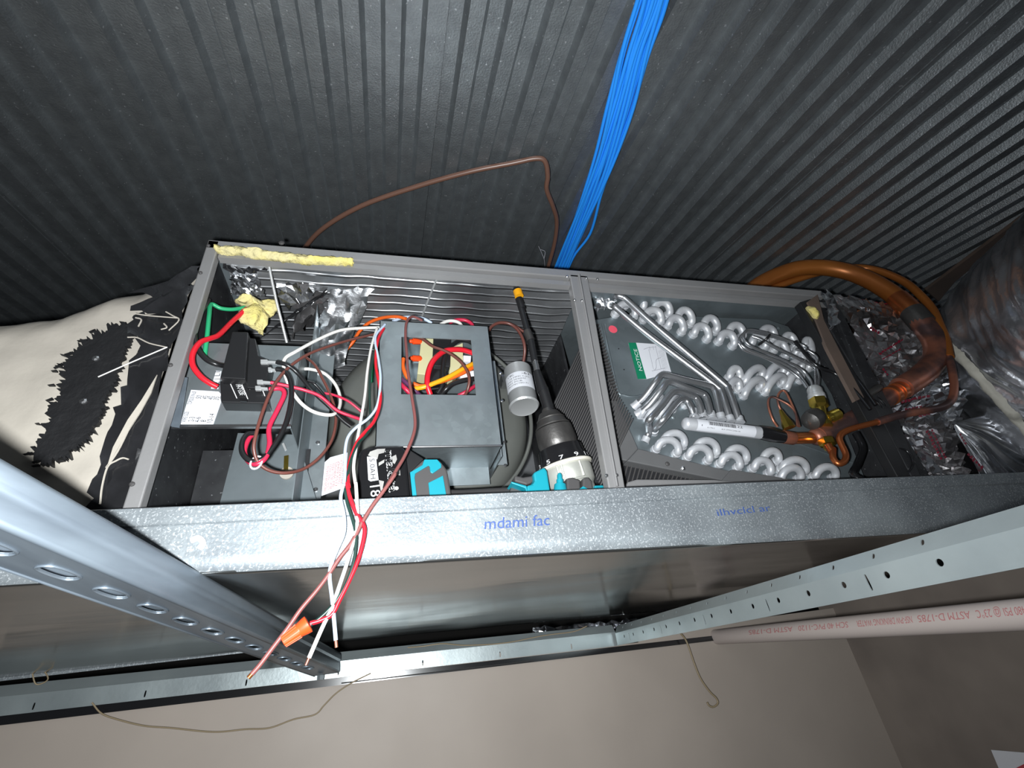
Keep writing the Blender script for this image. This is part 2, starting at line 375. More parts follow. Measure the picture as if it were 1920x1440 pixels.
# ------------------------------------------------------------------ slotted strut (left), slotted angle (right), track along the wall
sa, sb = A_([-0.251, 0.33, 0.156]), A_([-0.094, 1.25, 0.06]) 
sa = sa + (sa - A_([-0.201, 0.62, 0.126])) * 0.75
sb = A_([-0.094, 1.25, 0.06]); d = (sb - sa) / np.linalg.norm(sb - sa)
sx = np.cross(d, A_([0, 0, 1.0])); sx /= np.linalg.norm(sx); sz = np.cross(sx, d)
L_ = np.linalg.norm(sb - sa); SH, SW = 0.037, 0.056
strut = thing('strut_channel', 'bright slotted steel strut crossing under the pan towards the lens', 'strut', sa)
b = B()
# side wall with an inward curl at the top, a rounded lower crease
prof = [(-0.010, 0.0), (-0.0015, 0.001), (0, -0.003), (0.0005, -0.012), (-0.0015, -0.016), (-0.0005, -0.021), (0.0005, -SH + 0.004), (-0.001, -SH + 0.001), (-0.004, -SH)]
n = len(prof); vs = []
for i in range(2): vs += [(sa if i == 0 else sb) + sx * x + sz * z for x, z in prof]
b.add(vs, [(i, i + 1, n + i + 1, n + i) for i in range(n - 1)])
o = obj('side_wall', b, 'strut', strut, smooth=50); so = o.modifiers.new('gauge', 'SOLIDIFY'); so.thickness = 0.0012
b = B()
for z in (-0.012,):
    prof = [(-SW + 0.001, 0.0), (-SW, -0.003), (-SW, -SH + 0.003), (-SW + 0.004, -SH)]
    n = len(prof); vs = []
    for i in range(2): vs += [(sa if i == 0 else sb) + sx * x + sz * z_ for x, z_ in prof]
    b.add(vs, [(i, i + 1, n + i + 1, n + i) for i in range(n - 1)])
o = obj('side_wall', b, 'strut', strut, smooth=50); so = o.modifiers.new('gauge', 'SOLIDIFY'); so.thickness = 0.0012
b = B()
o_ = sa + sx * -0.004 + sz * -SH
pitch = 0.0665; holes = [(0.030 + pitch * i, (SW - 0.008) / 2, 0.019, 0.0085) for i in range(int((L_ - 0.05) / pitch))]
b.holed(o_, d, -sx, L_, SW - 0.008, holes, 0.0012, sz)
obj('slotted_web', b, 'strut', strut)
for k, (cu, cv, a_, b2) in enumerate(holes):
    q = []
    for j in range(25):
        an = 2 * math.pi * (j + 0.5) / 24; c_, s_ = math.cos(an), math.sin(an)
        q.append(o_ + d * (cu + max(-1, min(1, c_ * 1.6)) * (a_ - b2) + c_ * b2) - sx * (cv + s_ * b2) - sz * 0.0006)
    obj('slot_rim', B().tube(q, 0.0011, 6, False), 'strut', strut, smooth=60)
e = sb - d * 0.035 - sx * 0.03 - sz * (SH + 0.001)
obj('bolt', B().lathe(e, e - sz * 0.012, [(0, 0.004), (0.3, 0.0075), (1, 0.007)], 6), 'galv', strut)

ta = P(1158, 1209, 1.285); rd = A_([0.080, 1.0, -0.014]); rd /= np.linalg.norm(rd)
rx = np.cross(rd, A_([0, 0, 1.0])); rx /= np.linalg.norm(rx); rz = np.cross(rx, rd)
angle = thing('slotted_angle', 'pale perforated steel angle running from the corner towards the lens on the right', 'steel angle', ta)
LL = 1.02; H1, H2 = 0.027, 0.019
na = ta - rd * LL
b = B(); hs = [(LL - 0.06 - 0.062 * i, 0.0155, 0.0036, 0.0036) for i in range(15)] 
hv = [(LL - 0.095 - 0.186 * i, 0.0125, 0.0018, 0.0085) for i in range(5)]
allh = sorted(hs + hv); clean = []
for h in allh:
    if not clean or h[0] - clean[-1][0] > 0.012: clean.append(h)
b.holed(na, rd, rz, LL, H1, clean, 0.0014, rx); obj('wide_leg', b, 'track', angle)
b = B(); up2 = (rz * 0.86 + rx * 0.5); up2 /= np.linalg.norm(up2)
b.holed(na + rz * H1, rd, up2, LL, H2, [(LL - 0.05 - 0.062 * i, 0.011, 0.0022, 0.0030) for i in range(15)], 0.0014, rx)
obj('narrow_leg', b, 'track', angle)
b = B().bar(na - rz * 0.0008, ta - rz * 0.0008, 0.0035, 0.0016, rz); obj('folded_edge', b, 'track', angle)

la, lb = P(-60, 1347, 1.30), P(1158, 1209, 1.30)
track = thing('wall_track', 'galvanised steel track fixed along the top of the beige wall', 'steel track', (la + lb) / 2)
td = (lb - la) / np.linalg.norm(lb - la); TL = np.linalg.norm(lb - la); tz = A_([0, 0, 1.0]); tz = tz - td * np.dot(td, tz); tz /= np.linalg.norm(tz); ty = np.cross(tz, td)
b = B(); b.holed(la, td, tz, TL, 0.030, [(0.1 + 0.19 * i, 0.008, 0.0016, 0.006) for i in range(8)], 0.0014, ty); obj('front_leg', b, 'track', track)
b = B().add([la + tz * 0.030, lb + tz * 0.030, lb + tz * 0.048 + ty * 0.012, la + tz * 0.050 + ty * 0.012], [(0, 1, 2, 3)])
o = obj('upper_leg', b, 'track', track); so = o.modifiers.new('gauge', 'SOLIDIFY'); so.thickness = 0.0014
b = B().bar(la - tz * 0.001 - ty * 0.001, lb - tz * 0.001 - ty * 0.001, 0.004, 0.0025, tz); obj('folded_edge', b, 'track', track)
b = B().box((-3.2, 1.300, -0.004), (1.35, 1.316, 0.024))
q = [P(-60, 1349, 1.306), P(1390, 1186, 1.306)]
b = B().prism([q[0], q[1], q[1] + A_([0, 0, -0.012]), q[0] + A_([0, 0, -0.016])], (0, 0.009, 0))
reveal_shade = struct('reveal_shade_1', b, 'blackg', 'black strip standing in for the shade under the wall track')  # shade of the reveal below the track, put in as a black strip
b = B().tube([P(640, 1281, 1.300), P(1000, 1239, 1.300)], 0.0014, 6)
obj('bright_bead', b, 'steel', reveal_shade)

# ------------------------------------------------------------------ pipe, paper and loose wires along the wall
def pipe_c(x):                                                   # centre line of the straight pipe
    iz = 1 / 0.60 + (1920 - x) / 520 * (1 / 1.17 - 1 / 0.60); return PD(x, 1152 + (1920 - x) * 38 / 520, 1 / iz)
pp = [pipe_c(2030), pipe_c(1920), pipe_c(1700), pipe_c(1500), pipe_c(1300)]
pv = tag(obj('plastic_pipe', B().tube(pp, 0.0187, 24), 'pvc', smooth=40), 'pale pinkish plastic pipe with red print, below the perforated angle', 'pipe')
b = B()
ppd = (pp[1] - pp[3]) / np.linalg.norm(pp[1] - pp[3])
axu = np.cross(ppd, A_([0.0, 0, 1.0])); axu /= np.linalg.norm(axu)
if np.dot(axu, pipe_c(1700)) > 0: axu = -axu
def onpipe(t, ang):                                              # along the pipe between two points, round its near side
    sp = pipe_c(1950 - 560 * t)
    up = np.cross(axu, ppd); up = up if up[2] > 0 else -up
    return sp + (axu * math.cos(ang) + up * math.sin(ang)) * 0.0191
for t0, t1, s in ((0.0, 0.17, '480 PSI @ 23°C'), (0.19, 0.37, 'ASTM D-1785'), (0.39, 0.58, 'NSF-PW DRINKING WATER'), (0.61, 0.78, 'SCH 40 PVC-1120'), (0.80, 0.95, 'ASTM D-1785')):
    text_map(b, s, lambda u, v, t0=t0, t1=t1: onpipe(t0 + (t1 - t0) * u, 0.55 - v * 0.75))
obj('pipe_print', b, 'inkp', pv, label='red upside-down lettering')
paper = thing('paper_sign', 'corner of a white paper notice on the brown wall', 'paper sign', PX(1895, 1425, 1.35))
q = [PX(1858, 1406, 1.349), PX(1930, 1412, 1.349), PX(1940, 1480, 1.349), PX(1885, 1470, 1.349)]
obj('sheet', B().prism(q, (0.0015, 0, 0)), 'white', paper)
obj('print', B().prism([PX(1903, 1441, 1.3475), PX(1925, 1430, 1.3475), PX(1935, 1456, 1.3475), PX(1910, 1460, 1.3475)], (0.001, 0, 0)), 'inkr', paper, label='red print')
def wire(name, pts, px, m, label, cat='wire', crop=None, group=None, k=6, n=8):
    p = wirepts(pts, crop, k); r = float(np.mean([rp(q, px) for q in p]))
    return tag(obj(name, B().tube(p, r, n), m, smooth=60), label, cat, group)
wire('hooked_wire', [(575, 640, 1.28), (600, 675, 1.285), (630, 760, 1.285), (655, 820, 1.285), (690, 870, 1.285), (715, 895, 1.285), (722, 915, 1.285), (705, 930, 1.285), (688, 925, 1.285), (680, 912, 1.285)], 1.7, 'tan', 'thin tan wire with a hooked end hanging over the beige wall', crop=C7)
wire('thin_wire', [(345, 195, 1.29), (380, 235, 1.29), (440, 258, 1.29), (540, 282, 1.29), (640, 290, 1.29), (800, 305, 1.29), (920, 295, 1.29), (1010, 290, 1.29), (1100, 258, 1.29), (1180, 240, 1.29), (1215, 205, 1.29), (1260, 160, 1.29), (1320, 120, 1.29), (1390, 85, 1.29)], 1.3, 'tan', 'thin brown wire sagging in a long curve below the track', crop=(0, 1220, 0.5))
wire('thin_wire', [(1000, 862, 1.27), (1080, 855, 1.26), (1180, 842, 1.26), (1300, 850, 1.27), (1500, 838, 1.27), (1700, 800, 1.27), (1850, 780, 1.27), (1920, 752, 1.27)], 0.9, 'tan', 'fine wire lying on top of the wall track under the pan', crop=C6)
wire('loose_wire', [(0, 30, 1.26), (20, 15, 1.24), (45, 8, 1.24), (75, 25, 1.25), (90, 48, 1.27), (68, 58, 1.27), (60, 35, 1.26)], 1.2, 'tan', 'tangled pale wire ends in the dark gap at the track end', crop=(0, 1225, 1.0))
# foil seen in the gap behind the track
b = B(); rng = np.random.RandomState(3)
def gapfoil(u, v):
    return P(1000 + 420 * u, 1192 - 36 * u - 4 + 18 * v * (1 - u * 0.3) - 10, 1.42) + A_([0, rng.uniform(-0.02, 0.02), rng.uniform(-0.008, 0.008)])
b.sheet(gapfoil, 34, 4); tag(obj('foil_scrap', b, 'foilw'), 'strip of crumpled foil in the dark gap behind the track', 'foil')

# ------------------------------------------------------------------ air handler cabinet
YF = 0.65                                                        # plane of the cabinet's open front
ZT, ZB = 0.693, 0.155
XL, XR = -0.3145, 1.052
CD = 0.56                                                        # cabinet depth
unit = thing('air_handler_cabinet', 'long grey sheet metal air handler cabinet with its front panel off, lying in the pan', 'air handler', (0.37, 0.93, ZB))
LW = 0.0225
def frame_bar(name, pts, th=0.024):                              # front frame member: outline on the front plane, folded back
    return obj(name, B().prism(pts, (0, th, 0)), 'grey', unit, bevel=0.002)
frame_bar('left_post', [(XL, YF, ZB), (XL + LW - 0.004, YF, ZB), (XL + LW - 0.004, YF, ZT), (XL, YF, ZT)], 0.018)
tl, tr = P(388, 449, YF), P(1540, 545, YF); bl, br = P(404, 472, YF), P(1540, 563, YF)
frame_bar('top_rail', [(XL, YF, tl[2]), (XR, YF, tr[2]), (XR, YF, tr[2] - 0.021), (XL, YF, tl[2] - 0.021)])
b = B().box((XL + 0.02, YF + 0.006, ZT - 0.034), (XR, YF + 0.02, ZT - 0.022)); obj('rail_return', b, 'grey', unit)
# centre divider: a shallow channel with a folded rib
dq = [P(1068, 514, YF), P(1102, 517, YF), P(1172, 913, YF), P(1141, 912, YF)]
frame_bar('centre_post', [dq[0], dq[1], dq[2] + (dq[2] - dq[1]) * 0.15, dq[3] + (dq[3] - dq[0]) * 0.15], 0.02)
m0, m1 = (dq[0] + dq[1]) / 2 - A_([0, 0.0012, 0]), (dq[2] + dq[3]) / 2 - A_([0, 0.0012, 0])
obj('post_rib', B().tube([m0, m1], 0.0028, 6), 'grey', unit, smooth=60)
obj('right_post', B().prism([(XR - 0.028, YF + 0.012, ZB), (XR, YF + 0.012, ZB), (XR, YF + 0.012, ZT), (XR - 0.028, YF + 0.012, ZT)], (0, 0.024, 0)), 'blackins', unit)
obj('left_side_panel', B().box((XL + 0.0005, YF + 0.0185, ZB), (XL + 0.004, YF + CD, ZT)), 'blackins', unit)
obj('right_side_panel', B().box((XR - 0.016, YF + 0.03, ZB), (XR - 0.004, YF + CD, ZT)), 'blackins', unit)
obj('back_panel', B().box((XL, YF + CD, ZB), (XR, YF + CD + 0.012, ZT)), 'blackins', unit)
obj('top_panel', B().box((XL, YF + 0.02, ZT - 0.002), (XR, YF + CD, ZT + 0.004)), 'galvd', unit)
obj('bottom_panel', B().box((XL, YF + 0.02, ZB - 0.01), (XR, YF + CD, ZB)), 'galvd', unit)
obj('bay_wall', B().box((0.405, YF + 0.20, ZB), (0.411, YF + CD, ZT)), 'blackins', unit)
def screw(c, r=0.0042, par=unit, n=(0, -1, 0), m='steel'):
    c = A_(c, float); n = A_(n, float)
    b = B().lathe(c, c + n * 0.003, [(0, r), (0.5, r), (1, r * 0.5)], 8)
    obj('screw', b, m, par)
for x, y in ((376, 512), (320, 685), (248, 908), (391, 461), (528, 456), (1077, 563), (1091, 564), (1137, 892), (1156, 891), (1063, 519), (1099, 522), (1120, 524)):
    screw(P(x, y, YF - 0.0005), 0.0032 if x > 1000 or x < 400 else 0.005, m='rubber' if x < 1060 else 'steel')
# foil faced liner under the cabinet top, sagging
b = B()
def liner(u, v):
    x = XL + 0.02 + (0.70) * u; y = YF + 0.018 + 0.50 * v
    z = ZT - 0.010 - 0.006 * math.sin(math.pi * v) + 0.006 * nz3((x, y, 0), 7, 4) + 0.003 * nz3((x, y, 0), 20, 5)
    return A_([x, y, z])
b.sheet(liner, 90, 60); obj('foil_liner', b, 'foil', unit, smooth=60)
b = B()
def backliner(u, v):
    x = XL + 0.02 + 0.70 * u; z = ZB + (ZT - ZB - 0.02) * v
    return A_([x, YF + CD - 0.025 - 0.01 * nz3((x, 0, z), 6, 8), z])
b.sheet(backliner, 60, 50); obj('foil_liner', b, 'foil', unit, smooth=60)
b = B()                                                          # bright liner seam strip
q = [P(822, 510, YF + 0.03), P(828, 510, YF + 0.03)]
sm = [PZ(x, y, ZT - 0.018) for x, y in ((825, 508), (812, 540), (800, 570), (789, 600))]
obj('liner_seam', B().tube(sm, 0.0022, 6), 'term', unit)
# yellow fibreglass edge along the rail
b = B()
def fluff(path, wid, dz, n1=50, n2=8, seed=1, th=0.012):
    pts = spline(path, 12); m = len(pts) - 1
    def fn(u, v):
        i = u * m; k = min(int(i), m - 1); p = pts[k] + (pts[k + 1] - pts[k]) * (i - k)
        a = v * 2 * math.pi; ww = wid * (0.35 + 0.65 * math.sin(math.pi * min(1, max(0, u))) ** 0.35)
        q = p + A_([0.004 * nz3(p, 60, seed), -math.cos(a) * th * (0.8 + 0.3 * nz3((p[0], a, 0), 40, seed)), math.sin(a) * ww * (0.9 + 0.45 * nz3((p[0] * 40, a * 0.6, 0), 1, seed)) + dz])
        return q + A_([nz3(q, 160, 9), nz3(q, 160, 10), nz3(q, 160, 11)]) * 0.003
    return fn
b.sheet(fluff([P(402, 468, YF), P(470, 475, YF), P(560, 486, YF), P(662, 492, YF)], 0.0088, 0, 90, 10, 3), 90, 12)
obj('insulation_edge', b, 'fibre', unit, smooth=80, label='yellow fibreglass edge showing along the top rail')

# torn foil flaps and fibreglass lump hanging in the left bay
def crumple(corners, nu, nv, amp, seed, Yv=0.0, ragged=0.0):     # quad of 3-D corners (tl, tr, br, bl), crumpled
    c = [A_(q, float) for q in corners]; rs = np.random.RandomState(seed)
    n = np.cross(c[1] - c[0], c[3] - c[0]); n /= np.linalg.norm(n)
    jit = rs.uniform(-1, 1, (nv + 1, nu + 1, 3)); vs = []
    for j in range(nv + 1):
        for i in range(nu + 1):
            u, v = i / nu, j / nv
            p = c[0] * (1 - u) * (1 - v) + c[1] * u * (1 - v) + c[2] * u * v + c[3] * (1 - u) * v
            e = (c[1] - c[0]) / nu * 0.46 * jit[j, i, 0] + (c[3] - c[0]) / nv * 0.46 * jit[j, i, 1]
            if i in (0, nu) or j in (0, nv): e = e * (1 + ragged * 3) * (1 if ragged else 0)
            vs.append(p + e + n * (amp * jit[j, i, 2] + amp * 1.6 * nz3(p, 9, seed)))
    return B().add(vs, [(j * (nu + 1) + i, j * (nu + 1) + i + 1, (j + 1) * (nu + 1) + i + 1, (j + 1) * (nu + 1) + i) for j in range(nv) for i in range(nu)])
flap = thing('foil_flap', 'torn silver foil flap with yellow fibreglass hanging in the left bay', 'insulation', P(480, 560, 0.72))
o = obj('foil', crumple(poly_px([(190, 165), (300, 160), (350, 270), (205, 270)], 0.715, DA), 12, 12, 0.004, 5, ragged=0.3), 'foilw', flap)
o = obj('foil', crumple([P(*cx(DA, 370, 105), 0.70), P(*cx(DA, 760, 130), 0.70), P(*cx(DA, 600, 235), 0.74), P(*cx(DA, 440, 330), 0.77)], 11, 8, 0.005, 6, ragged=0.15), 'foilw', flap)
o = obj('foil', crumple([P(*cx(DA, 770, 120), 0.705), P(*cx(DA, 780, 150), 0.72), P(*cx(DA, 420, 400), 0.79), P(*cx(DA, 330, 460), 0.79)], 8, 26, 0.003, 16, ragged=0.2), 'blackfoil', flap)
o = obj('foil', crumple([P(*cx(DA, 130, 85), 0.68), P(*cx(DA, 370, 105), 0.68), P(*cx(DA, 350, 165), 0.70), P(*cx(DA, 180, 165), 0.70)], 16, 6, 0.003, 26, ragged=0.3), 'blackfoil', flap)
obj('foil_fold', crumple([P(640, 500, 0.70), P(712, 508, 0.70), P(640, 690, 0.868), P(565, 690, 0.868)], 9, 16, 0.004, 71, ragged=0.15), 'foilw', flap, smooth=30)
obj('foil_fold', crumple([P(560, 500, 0.695), P(655, 505, 0.695), P(590, 600, 0.82), P(545, 640, 0.84)], 9, 12, 0.004, 72, ragged=0.15), 'foild', flap, smooth=30)
def lump(cpx, Y, rx_, rz_, seed):
    c = P(*cpx, Y); b = B(); ball(b, c, 1.0, 28, (rp(c, rx_), 0.016, rp(c, rz_)))
    b.v = [p + A_([nz3(p, 26, seed), nz3(p, 26, seed + 1), nz3(p, 26, seed + 2)]) * 0.020 + A_([nz3(p, 110, seed), nz3(p, 110, seed + 1), nz3(p, 110, seed + 2)]) * 0.0045 for p in b.v]
    return b
obj('fibreglass', lump((482, 598), 0.725, 27, 24, 3), 'fibre', flap, smooth=70)
obj('fibreglass', lump((470, 570), 0.72, 30, 13, 13), 'fibre', flap, smooth=70)
obj('fibreglass', lump((492, 575), 0.73, 20, 18, 23), 'fibre', flap, smooth=70)

# ------------------------------------------------------------------ heater control panel in the left bay
YH = 0.70
hp = thing('heater_panel', 'galvanised heater control panel with a white torque label, in the left bay', 'control panel', P(430, 800, YH))
q = poly_px([(375, 642), (566, 655), (545, 806), (325, 801)], YH)
zt_, zb_ = q[0][2], q[3][2]; xl_, xr_ = XL + 0.0055, -0.155
xr_ = q[2][0]
obj('front_plate', B().prism([(xl_, YH, zb_), (xr_, YH, zb_), (xr_, YH, zt_), (xl_, YH, zt_)], (0, 0.002, 0)), 'galv', hp, bevel=0.0008)
obj('bottom_hem', B().box((xl_, YH - 0.003, zb_ - 0.001), (xr_, YH + 0.004, zb_ + 0.003)), 'steel', hp)
obj('side_flange', B().box((xr_ - 0.0015, YH, zb_ - 0.002), (xr_, YH + 0.14, zt_)), 'galvd', hp)
obj('mount_tab', B().prism(poly_px([(332, 705), (352, 708), (336, 802), (322, 800), (306, 786)], YH - 0.02), (0, 0.0015, 0)), 'strut', hp)
screw(P(316, 776, YH - 0.021), 0.006, hp, m='rubber')
b = B().box((xl_, YH + 0.13, ZB), (xr_ + 0.01, YH + 0.135, zb_ + 0.02)); obj('lower_liner', b, 'blackins', hp)
b = B().prism(poly_px([(446, 812), (556, 815), (600, 960), (408, 960)], YH + 0.122), (0, 0.004, 0)); obj('heater_plate', b, 'galvd', hp)
lab = poly_px([(410, 1025), (720, 1045), (748, 1075), (735, 1110), (748, 1160), (650, 1440), (285, 1420)], YH - 0.0006, D1)
lb_ = obj('torque_label', B().prism(lab, (0, 0.0005, 0)), 'white', hp)
b = B()
def up_text(b, s, x0, y0, x1, y1, Y, crop, h=None):              # a line from one crop point to another on plane Y
    p0, p1 = P(*cx(crop, x0, y0), Y), P(*cx(crop, x1, y1), Y); d = p1 - p0
    upv = A_([-d[2], 0, d[0]]);  return text_on(b, s, p0, p1, upv, h, 0.0009)
for s, l in (('WIRE SIZE', (350, 1395, 390, 1275)), ('2-3', (440, 1385, 455, 1335)), ('4-6', (508, 1392, 522, 1335)), ('8', (575, 1392, 583, 1370)), ('10-14', (645, 1398, 680, 1300)),
             ('TORQUE IN-LB', (415, 1195, 470, 1050)), ('50', (520, 1130, 535, 1095)), ('45', (590, 1135, 605, 1100)), ('40', (655, 1140, 668, 1102)), ('35', (718, 1145, 733, 1108))):
    big = 'WIRE' in s or 'TORQ' in s
    up_text(b, s, *l, YH - 0.0007, D1, h=0.0085 if big else 0.0105)
obj('printing', b, 'ink', lb_)
lab2 = poly_px([(690, 812), (750, 815), (715, 1015), (632, 1010)], YH - 0.0006, D1)
lb2 = obj('terminal_label', B().prism(lab2, (0, 0.0005, 0)), 'white', hp)
b = B(); up_text(b, 'L2 | L1', 722, 1000, 742, 822, YH - 0.0007, D1, 0.011); obj('printing', b, 'ink', lb2)
# upright galvanised blower mounting plate beside the heater panel
plate = thing('mounting_plate', 'tall galvanised plate between heater panel and round blower', 'plate', P(590, 930, 0.84))
q = poly_px([(586, 655), (628, 655), (617, 1000), (590, 1000)], 0.845)
xm = P(600, 800, 0.845)[0]
obj('flange', B().box((xm - 0.016, 0.845, ZB), (xm + 0.014, 0.848, ZT - 0.03)), 'galv', plate, bevel=0.0008)
obj('plate', B().box((xm - 0.017, 0.76, ZB), (xm - 0.0155, 0.848, ZT - 0.04)), 'galvd', plate)
for y in (700, 830, 918): screw(P(596 if y < 900 else 592, y, 0.8445), 0.004, plate)
# high-limit sensor
sen = thing('limit_sensor', 'small amber limit sensor on a pale disc under the heater panel', 'sensor', P(538, 890, YH + 0.118))
c = P(538, 888, YH + 0.12); obj('disc', B().lathe(c, c + YN * 0.004, [(0, 0.011), (1, 0.011)], 20), 'fabric', sen)
obj('blade', B().prism(poly_px([(1455, 570), (1505, 560), (1500, 720), (1450, 720)], YH + 0.112, D2), (0, 0.003, 0)), 'brass', sen)
obj('terminal', B().prism(poly_px([(1430, 430), (1455, 420), (1485, 495), (1465, 510)], YH + 0.11, D2), (0, 0.003, 0)), 'term', sen)
# relay
rl = thing('power_relay', 'black boxy power relay on the heater panel with tin spade terminals', 'relay', P(460, 740, YH))
YR = YH - 0.044
obj('body', B().prism(poly_px([(870, 370), (1050, 372), (1020, 905), (735, 890)], YR, D1), (0, 0.044, 0)), 'black', rl, bevel=0.0015)
obj('body', B().prism(poly_px([(1045, 440), (1130, 448), (1165, 640), (1300, 700), (1240, 1010), (1040, 1000), (1010, 905)], YR + 0.012, D1), (0, 0.036, 0)), 'black', rl, bevel=0.001)
obj('base', B().prism(poly_px([(732, 925), (1240, 945), (1285, 1180), (745, 1165)], YR + 0.018, D1), (0, 0.03, 0)), 'black', rl, bevel=0.0015)
obj('foot', B().prism(poly_px([(955, 1120), (1040, 1125), (1035, 1155), (960, 1150)], YR + 0.014, D1), (0, 0.02, 0)), 'blackg', rl)
b = B()
for x0, y0, x1, y1 in ((840, 930, 925, 1120), (965, 930, 1048, 1128), (1020, 930, 1075, 1020), (1180, 940, 1240, 1095)):
    b.bar(P(*cx(D1, x0, y0), YR + 0.0172), P(*cx(D1, x1, y1), YR + 0.0172), 0.0011, 0.001, (0, 1, 0))
for k, (s, x0, x1) in enumerate((('277V 25A', 905, 960), ('24V COIL', 930, 985), ('50/60 HZ', 955, 1010))):
    text_on(b, s, P(*cx(D1, x0, 950), YR + 0.0175), P(*cx(D1, x1, 1090), YR + 0.0175), (1, 0, 0.3), 0.0045, 0.0006)
obj('rating_print', b, 'inkw', rl, label='white rating lines')
for x, y, L2 in ((1190, 705, 180), (1275, 793, 85), (1150, 933, 150), (1130, 1002, 140)):
    b = B(); h = 22
    b.prism(poly_px([(x, y - h), (x + L2 * .42, y - h), (x + L2 * .45, y - h * .5), (x + L2, y - h * .2), (x + L2, y + h * .8), (x + L2 * .45, y + h * .7), (x + L2 * .42, y + h), (x, y + h)], YR + 0.008, D1), (0, 0.005, 0))
    obj('terminal', b, 'term', rl, bevel=0.0004)

# ------------------------------------------------------------------ blower
YB = 0.885
bl_ = thing('blower', 'round dark olive blower housing behind the galvanised box', 'blower', P(815, 930, YB))
cc = P(813, 778, YB); R0 = rp(cc, 192)
b = B().lathe(cc + A_([0, 0.16, 0]), cc - A_([0, 0.01, 0]), [(0, R0), (0.55, R0), (0.75, R0 * 0.985), (0.9, R0 * 0.94), (0.97, R0 * 0.88), (1.0, R0 * 0.8)], 64)
obj('scroll_housing', b, 'olive', bl_, smooth=50)
ring = [cc + A_([math.sin(a) * R0 * 0.985, -0.002, math.cos(a) * R0 * 0.985]) for a in np.linspace(0.1, 2.6, 40)]
obj('end_ring', B().tube(ring, 0.0045, 8), 'olive', bl_, smooth=60)
dl = poly_px([(238, 955), (225, 1170), (60, 1230), (78, 1030), (130, 985)], YB - 0.03, C2)
dlo = obj('data_label', B().prism(dl, (0, 0.001, 0)), 'white', bl_)
b = B()
for k in range(7):
    x = 105 + k * 17
    text_on(b, ('MOTOR LEADS', 'LOW  MED  HIGH', 'BLK  BLU  RED', 'SEE WIRING', '115V 60HZ', 'THERMALLY', 'PROTECTED')[k], P(*cx(C2, x, 1195 - k * 8), YB - 0.0305), P(*cx(C2, x + 18, 1040 - k * 8), YB - 0.0305), (-1, 0, 0.2), 0.0055)
obj('printing', b, 'inkp', dlo)

# ------------------------------------------------------------------ blower control box with a window, and what is in it
YC = 0.735
cb = thing('blower_control_box', 'galvanised sheet metal box with a square window, in front of the blower', 'control box', P(815, 860, 0.8))
bx0, bx1 = P(716, 604, YC)[0] - 0.004, P(918, 612, YC)[0] - 0.003
bz1, bz0 = P(815, 607, YC)[2], P(815, 838, YC)[2]
wn = poly_px([(753, 628), (885, 641), (891, 744), (752, 736)], YC)
wx0, wx1 = (wn[0][0] + wn[3][0]) / 2, (wn[1][0] + wn[2][0]) / 2; wz1, wz0 = (wn[0][2] + wn[1][2]) / 2, (wn[2][2] + wn[3][2]) / 2
b = B(); T = 0.0016
for a, c in (((bx0, bz0), (bx1, wz0)), ((bx0, wz1), (bx1, bz1)), ((bx0, wz0), (wx0, wz1)), ((wx1, wz0), (bx1, wz1))): b.box((a[0], YC, a[1]), (c[0], YC + T, c[1]))
obj('front_plate', b, 'galv', cb)
obj('side_plate', B().box((bx0, YC, bz0), (bx0 + T, YB - 0.012, bz1)), 'galv', cb)
obj('side_plate', B().box((bx1 - T, YC, bz0), (bx1, YB - 0.012, bz1)), 'galv', cb)
obj('bottom_plate', B().box((bx0, YC, bz0), (bx1, YC + 0.11, bz0 + T)), 'galv', cb)
obj('top_plate', B().box((bx0, YC + 0.02, bz1 - T), (bx1, YB - 0.012, bz1)), 'galv', cb)
obj('hem', B().tube([(bx0, YC + 0.001, bz0 + 0.001), (bx1, YC + 0.001, bz0 + 0.001)], 0.0022, 8), 'steel', cb, smooth=60)
fq = P(948, 884, 0.862)
obj('flange', B().box((bx1 + 0.001, YC + 0.02, bz0 - 0.012), (bx1 + 0.003, YB - 0.01, bz1 - 0.03)), 'galv', cb)
obj('flange', B().box((bx1 + 0.003, YC + 0.06, bz0 - 0.012), (bx1 + 0.022, YC + 0.062, bz1 - 0.045)), 'galv', cb)
obj('skirt', B().box((bx0 + 0.004, YC + 0.10, bz0 - 0.035), (bx1 - 0.006, YC + 0.102, bz0 + 0.01)), 'galv', cb)
obj('back_plate', B().box((bx0 + 0.003, YB - 0.014, bz0), (bx1 - 0.003, YB - 0.012, bz1)), 'galvd', cb)
for y in (700, 752, 830, 873): screw(P(938 + (y - 700) * 0.055, y, YC + 0.058), 0.0035, cb)
YT = YC + 0.028
tf = thing('transformer', 'small transformer with black tape and ivory coil former seen through the box window', 'transformer', P(820, 715, YT))
obj('core', B().prism(poly_px([(605, 185), (778, 185), (768, 520), (590, 510)], YT, DB), (0, 0.05, 0)), 'black', tf, bevel=0.001)
obj('core', B().prism(poly_px([(575, 515), (770, 520), (720, 680), (560, 670)], YT + 0.006, DB), (0, 0.05, 0)), 'blackg', tf, bevel=0.003)
obj('coil_form', B().prism(poly_px([(480, 235), (600, 240), (592, 470), (520, 600), (440, 590)], YT + 0.01, DB), (0, 0.04, 0)), 'ivory', tf, bevel=0.001)
obj('coil_form', B().prism(poly_px([(775, 330), (895, 280), (900, 480), (800, 610), (755, 590), (768, 450)], YT + 0.012, DB), (0, 0.04, 0)), 'ivory', tf, bevel=0.001)
for y in (265, 435):
    a, c = P(*cx(DB, 360, y), YT + 0.004), P(*cx(DB, 480, y + 5), YT + 0.012)
    obj('terminal', B().lathe(a, c, [(0, 0.003), (0.1, 0.0045), (0.25, 0.0035), (0.3, 0.0065), (0.85, 0.0065), (1, 0.004)], 10), 'nut', tf, smooth=50)
